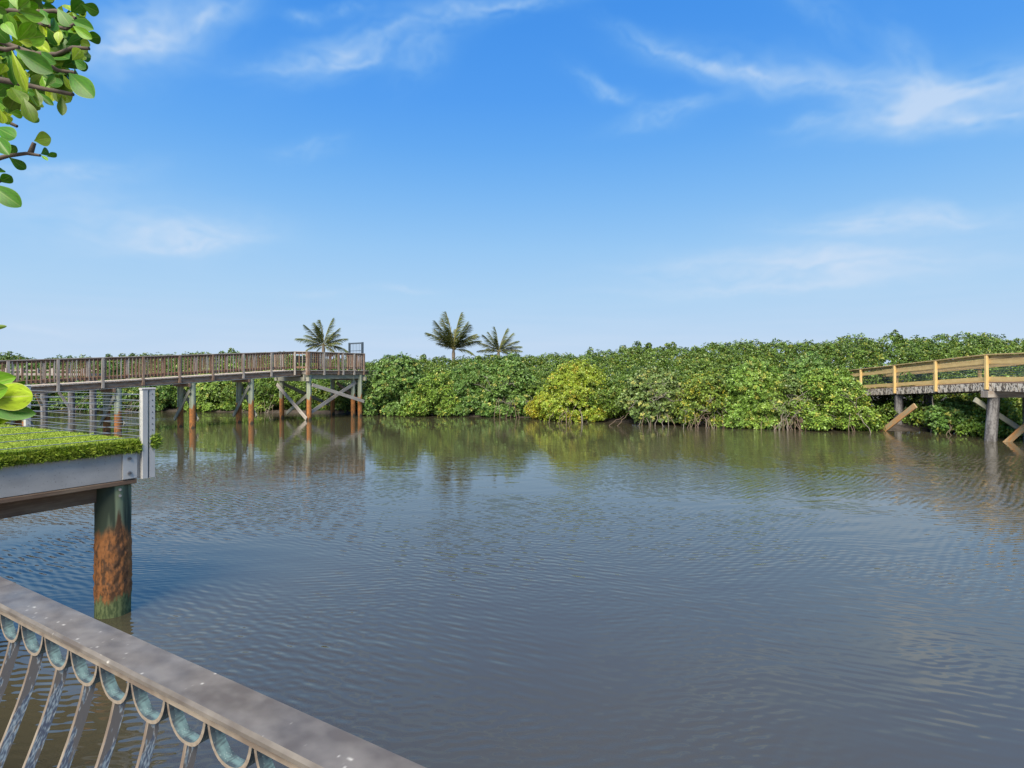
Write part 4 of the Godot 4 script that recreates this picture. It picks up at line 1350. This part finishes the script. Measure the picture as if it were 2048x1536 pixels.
func build_bronze_railing() -> void:
	var t := thing("bronze_railing", "weathered bronze railing with scalloped verdigris arches and bowed balusters in the foreground", "railing", Vector3.ZERO)
	var ty := CAM_H - 0.53
	var s0 := -2.2
	var s1 := 4.2
	# top rail: flat bar with rounded edges
	var cap := bar_mesh(s1 - s0, 0.016, 0.080, 0.0048)
	part("handrail", cap, M.rail_top, t, along(rail(s0, 0, ty - 0.008), rail(s1, 0, ty - 0.008)))
	part("channel", bar_mesh(s1 - s0, 0.014, 0.066, 0.003), M.bronze, t, along(rail(s0, 0, ty - 0.0231), rail(s1, 0, ty - 0.0231)))
	part("bottom_rail", bar_mesh(s1 - s0, 0.014, 0.05, 0.003), M.bronze, t, along(rail(s0, 0.03, ty - 0.98), rail(s1, 0.03, ty - 0.98)))
	var pitch := 0.122
	# one arch: band bent into a deep U under the rail; faces verdigris, edges bare bronze
	var arch_face := SurfaceTool.new()
	var arch_edge := SurfaceTool.new()
	arch_face.begin(Mesh.PRIMITIVE_TRIANGLES)
	arch_edge.begin(Mesh.PRIMITIVE_TRIANGLES)
	var rr := 0.0565
	var th := 0.0032
	var dep := 0.0108
	var prof := []
	for i in 21:
		var a := PI + PI * i / 20.0
		prof.append([Vector2(cos(a), sin(a))])
	var pos := func(i: int, rad: float, z: float) -> Vector3:
		var q: Vector2 = prof[i][0]
		var k := pow(pow(absf(q.x), 2.3) + pow(absf(q.y), 2.3), -1.0 / 2.3)
		return Vector3(q.x * k * rad, q.y * k * (rad + 0.015), z)
	for i in 20:
		for side in [rr - th, rr + th]:
			var s: float = -1.0 if side < rr else 1.0
			var a0 := [pos.call(i, side, -dep), pos.call(i + 1, side, -dep), pos.call(i + 1, side, dep), pos.call(i, side, dep)]
			var nn := [prof[i][0] * s, prof[i + 1][0] * s, prof[i + 1][0] * s, prof[i][0] * s]
			var uv := [Vector2(i / 20.0, 0), Vector2((i + 1) / 20.0, 0), Vector2((i + 1) / 20.0, 0.2), Vector2(i / 20.0, 0.2)]
			for k in [0, 1, 2, 0, 2, 3]:
				arch_face.set_normal(Vector3(nn[k].x, nn[k].y, 0))
				arch_face.set_uv(uv[k])
				arch_face.add_vertex(a0[k])
		for z in [-dep, dep]:
			var b0 := [pos.call(i, rr - th, z), pos.call(i + 1, rr - th, z), pos.call(i + 1, rr + th, z), pos.call(i, rr + th, z)]
			for k in [0, 1, 2, 0, 2, 3]:
				arch_edge.set_normal(Vector3(0, 0, signf(z)))
				arch_edge.set_uv(Vector2((b0[k] as Vector3).x * 3.0, (b0[k] as Vector3).y * 3.0))
				arch_edge.add_vertex(b0[k])
	var af := done(arch_face)
	var ae := done(arch_edge)
	# baluster: bowed flat bar; offset inwards with drop below the rail
	var bow := func(y: float) -> float:
		return 0.14 * pow(sin(PI * clampf((y - 0.07) / 1.05, 0.0, 1.0)), 1.6) - 0.004
	var faces := []
	var edges := []
	for variant in 3:
		var bf := SurfaceTool.new()
		var be := SurfaceTool.new()
		bf.begin(Mesh.PRIMITIVE_TRIANGLES)
		be.begin(Mesh.PRIMITIVE_TRIANGLES)
		var y0 := 0.030 + rr + 0.015 + th * 0.6
		var y1 := 0.974
		var hw := 0.0042
		var n := 26
		for i in n:
			var q := []
			for k in 2:
				var f := float(i + k) / n
				var y := lerpf(y0, y1, f)
				q.append([Vector3(0, -y, bow.call(y)), f])
			for s in [-1, 1]:
				var d := [q[0][0] + Vector3(s * hw, 0, -dep), q[1][0] + Vector3(s * hw, 0, -dep), q[1][0] + Vector3(s * hw, 0, dep), q[0][0] + Vector3(s * hw, 0, dep)]
				var uv := [Vector2(q[0][1] + variant * 0.31, 0.1), Vector2(q[1][1] + variant * 0.31, 0.1), Vector2(q[1][1] + variant * 0.31, 0.35), Vector2(q[0][1] + variant * 0.31, 0.35)]
				for k in [0, 1, 2, 0, 2, 3]:
					bf.set_normal(Vector3(s, 0, 0))
					bf.set_uv(uv[k] + Vector2(0, 0.4 * maxi(s, 0)))
					bf.add_vertex(d[k])
				var tangent: Vector3 = (q[1][0] - q[0][0]).normalized()
				var en: Vector3 = tangent.cross(Vector3(1, 0, 0)) * s
				if en.z * s < 0:
					en = -en
				var e := [q[0][0] + Vector3(-hw, 0, s * dep), q[1][0] + Vector3(-hw, 0, s * dep), q[1][0] + Vector3(hw, 0, s * dep), q[0][0] + Vector3(hw, 0, s * dep)]
				for k in [0, 1, 2, 0, 2, 3]:
					be.set_normal(en)
					be.set_uv(Vector2(q[0][1] if k in [0, 3] else q[1][1], 0.02 * k))
					be.add_vertex(e[k])
		faces.append(done(bf))
		edges.append(done(be))
	var basis := Basis(Vector3(RD.x, 0, -RD.y), Vector3.UP, Vector3(RI.x, 0, -RI.y))
	var s := 0.7606 - pitch * 23.0
	var k := 0
	while s < s1 - pitch:
		var c := s + pitch * 0.5
		var a := part("arch", af, M.verdigris, t, Transform3D(basis, rail(c, 0, ty - 0.0302)))
		part("arch_edge", ae, M.bronze, a)
		var b := part("baluster", faces[(k * 7) % 3], M.peeled, t, Transform3D(basis, rail(c, 0, ty)))
		part("baluster_edge", edges[(k * 7) % 3], M.bronze, b)
		s += pitch
		k += 1
	for q in [-2.1, 0.0 - 0.9, 2.9]:
		beam("rail_post", rail(q, 0.03, 0.70), rail(q, 0.03, ty - 0.99), 0.05, 0.05, M.bronze, t, 0.004, Vector3.RIGHT)
	beam("rail_post", rail(4.1, 0.03, 0.70), rail(4.1, 0.03, ty - 0.99), 0.05, 0.05, M.bronze, t, 0.004, Vector3.RIGHT)

func build_near_shrub() -> void:
	for q in [[0.08, 0.14], [0.13, -0.06], [0.05, 0.20], [0.17, 0.10]]:
		leaf_shapes.append(broad_leaf_mesh(q[0], q[1]))
	var r := RandomNumberGenerator.new()
	r.seed = 81
	var base := Vector3(-2.75, 0.7, -1.55)
	var t := thing("overhanging_tree", "leafy branches with thick oval leaves hanging in from the top left corner", "tree", base)
	var z := func(x: float, y: float, d: float) -> Vector3:
		return pt(x / 3.658, y / 3.658, d)
	# trunk and limbs come in from beyond the left edge
	var crotch := Vector3(-2.62, 2.6, -1.75)
	tube("trunk", [Vector3.ZERO, Vector3(0.02, 0.9, -0.05), crotch - base], [0.06, 0.05, 0.04], M.bark, t, 10)
	var limbs := [
		[[-420, 500, 2.0], [-120, 260, 2.05], [60, 330, 2.05], [240, 385, 2.02], [420, 400, 2.0], [560, 365, 1.98], [650, 360, 1.97]],
		[[-300, 120, 2.1], [0, 80, 2.1], [200, 95, 2.08], [400, 72, 2.05], [560, 130, 2.02]],
		[[-250, 480, 1.98], [-40, 590, 1.98], [130, 610, 1.97], [280, 650, 1.95], [520, 710, 1.93]],
		[[-300, 700, 1.95], [-60, 840, 1.95], [115, 920, 1.95]],
		[[-400, 1240, 1.9], [-60, 1180, 1.9], [60, 1140, 1.9], [200, 1120, 1.9], [300, 1128, 1.9]],
		[[200, 1120, 1.9], [250, 1030, 1.9]],
		[[-350, 1330, 1.88], [-60, 1340, 1.88], [20, 1330, 1.88]],
		[[240, 385, 2.02], [330, 470, 2.0], [430, 520, 1.98], [540, 540, 1.96]],
		[[-120, 350, 1.9], [40, 352, 1.9], [140, 340, 1.9]],
		[[200, 95, 2.08], [300, 190, 2.05], [480, 210, 2.0], [540, 190, 2.0]],
	]
	for k in limbs.size():
		var pts := []
		var rad := []
		if k in [0, 1, 2, 3, 4, 6, 8]:
			pts.append(crotch - base if k != 4 and k != 6 else Vector3(-0.02, 1.6, -0.15))
			rad.append(0.02)
		for i in limbs[k].size():
			var l: Array = limbs[k][i]
			pts.append(z.call(l[0], l[1], l[2]) - base + Vector3(r.randfn(), r.randfn(), r.randfn()) * 0.004)
			rad.append(lerpf(0.012, 0.0045, float(i) / limbs[k].size()) * (0.75 if k > 2 else 1.0))
		tube("branch", pts, rad, M.branch, t, 7)
	# leaves: stalk x, y, tip x, y, width, tone, depth
	for l in [[600, 30, 725, 90, 120, 0, 2.0], [525, 150, 685, 215, 75, 0, 1.97], [535, 190, 668, 280, 60, 1, 1.95], [615, 275, 735, 270, 95, 0, 2.02], [420, 60, 515, 190, 85, 0, 2.0], [520, 100, 610, 10, 90, 0, 2.05], [530, 440, 592, 360, 70, 2, 1.94], [450, 490, 600, 430, 85, 0, 2.0], [505, 535, 678, 708, 125, 0, 1.92], [545, 440, 628, 500, 65, 0, 1.98], [460, 545, 520, 655, 40, 2, 1.9], [390, 580, 515, 748, 125, 3, 2.0], [450, 700, 455, 845, 52, 3, 1.93],
			[110, 360, 385, 530, 115, 0, 1.86], [85, 370, 190, 665, 60, 2, 1.82], [130, 290, 328, 262, 105, 1, 1.82], [130, 290, 240, 168, 80, 1, 1.8], [130, 290, 40, 100, 65, 1, 1.84], [130, 290, 25, 160, 75, 1, 1.8], [140, 300, 238, 325, 50, 2, 1.79], [250, 285, 365, 382, 72, 2, 1.88], [135, 80, 325, 122, 78, 1, 1.86], [115, 105, 272, 192, 72, 1, 1.9], [130, 70, 215, 0, 65, 1, 1.85], [130, 70, 105, -30, 60, 1, 1.84], [140, 68, 272, 30, 52, 1, 1.86], [430, 330, 425, 228, 48, 2, 1.95], [300, 65, 358, 175, 85, 0, 2.05], [345, 205, 412, 330, 62, 0, 2.0], [480, 330, 612, 268, 62, 0, 2.0], [575, 310, 658, 330, 62, 3, 2.03], [598, 368, 642, 395, 52, 3, 2.0], [300, 380, 402, 462, 62, 0, 1.98], [65, 400, 112, 622, 55, 0, 1.9], [80, 640, 168, 762, 95, 3, 1.95], [130, 680, 68, 800, 95, 3, 2.0], [170, 715, 245, 892, 85, 3, 1.9], [185, 830, 282, 892, 50, 0, 1.92], [290, 680, 388, 768, 42, 0, 1.95], [410, 680, 472, 748, 52, 2, 1.92], [258, 650, 290, 772, 48, 3, 1.93],
			[30, 835, 85, 892, 50, 2, 1.9], [70, 825, 168, 840, 55, 1, 1.88], [0, 800, 20, 905, 60, 2, 1.87], [20, 800, 62, 812, 40, 2, 1.9], [-30, 930, 106, 1002, 95, 0, 1.88], [-40, 985, 66, 1132, 90, 0, 1.86], [58, 1122, 116, 1068, 55, 0, 1.92], [65, 1150, 190, 1238, 62, 0, 1.88], [250, 1030, 370, 1010, 92, 3, 1.9], [298, 1128, 352, 1098, 52, 0, 1.9], [345, 1145, 412, 1122, 36, 0, 1.9], [300, 1135, 350, 1175, 22, 1, 1.9], [-220, 2415, 44, 2386, 34, 3, 1.8], [-10, 1330, 85, 1288, 68, 0, 1.88], [-20, 1262, 22, 1240, 42, 0, 1.9], [-90, 1340, 148, 1508, 115, 0, 1.84], [-60, 700, 30, 640, 70, 0, 1.95], [-40, 200, 60, 310, 80, 0, 1.9], [0, 540, 40, 470, 50, 2, 1.88], [-20, 740, 10, 820, 60, 1, 1.9], [350, 160, 420, 110, 60, 0, 2.05], [600, 420, 540, 470, 60, 0, 2.02], [330, 640, 400, 560, 40, 1, 1.9], [200, 660, 255, 690, 40, 0, 1.9], [90, 860, 30, 900, 40, 1, 1.93]]:
		leaf_between(t, base, z.call(l[0], l[1], l[6]), z.call(l[2], l[3], l[6] + r.randf_range(-0.04, 0.03)), l[4] / 3.658 * l[6] / FOCAL * 1.15, l[5], r.randf_range(-0.45, 0.45), r)
	for k in 400:
		var x := r.randf_range(-260, 560)
		var y := r.randf_range(-160, 760)
		if x > 380 and (y > 560 or y < 20) or y > 820 - maxf(0, x) * 0.5:
			continue
		var d := r.randf_range(2.0, 2.6)
		var a := r.randf_range(-0.4, 2.4)
		var l := r.randf_range(95, 140)
		leaf_between(t, base, z.call(x, y, d), z.call(x + cos(a) * l, y + sin(a) * l * 0.9, d + r.randf_range(-0.06, 0.06)), r.randf_range(55, 90) / 3.658 * d / FOCAL, [0, 0, 3, 1, 3, 0, 1, 2][r.randi() % 8], r.randf_range(-1.0, 1.0), r)
	# low sprig beside the turf deck
	var b2 := Vector3(-1.78, 0.7, -1.1)
	var s := thing("clusia_sprig", "few large glossy bright green leaves poking in above the turf at the left edge", "shrub", b2)
	var node := pt(-55, 800, 1.42)
	tube("stem", [Vector3.ZERO, Vector3(-0.05, 0.7, -0.1), pt(-130, 860, 1.4) - b2, node - b2], [0.014, 0.012, 0.01, 0.007], M.branch, s, 8)
	tube("stem", [Vector3(-0.05, 0.7, -0.1), pt(-160, 790, 1.4) - b2, pt(-60, 775, 1.42) - b2], [0.01, 0.008, 0.005], M.branch, s, 8)
	for l in [[-62, 800, 70, 828, 27, 0, 1.40, 0.25], [-50, 796, 62, 792, 40, 2, 1.38, 0.0], [-65, 780, 30, 755, 26, 1, 1.43, -0.3], [-60, 785, 15, 775, 30, 1, 1.37, 0.2], [-70, 830, 24, 834, 18, 2, 1.42, 0.5], [-40, 770, 50, 763, 8, 1, 1.44, 1.1], [-80, 770, -5, 735, 34, 1, 1.45, 0.2], [-90, 820, -10, 850, 34, 0, 1.4, 0.2], [-80, 790, -140, 740, 34, 1, 1.4, 0.3]]:
		leaf_between(s, b2, pt(l[0], l[1], l[6]), pt(l[2], l[3], l[6] - 0.02), l[4] * l[6] / FOCAL * 1.4, l[5], l[7], r)
	tube("bud", [pt(8, 768, 1.42) - b2, pt(12, 757, 1.42) - b2, pt(11, 750, 1.42) - b2], [0.0018, 0.0016, 0.001], M.broad_leaf2, s, 6)
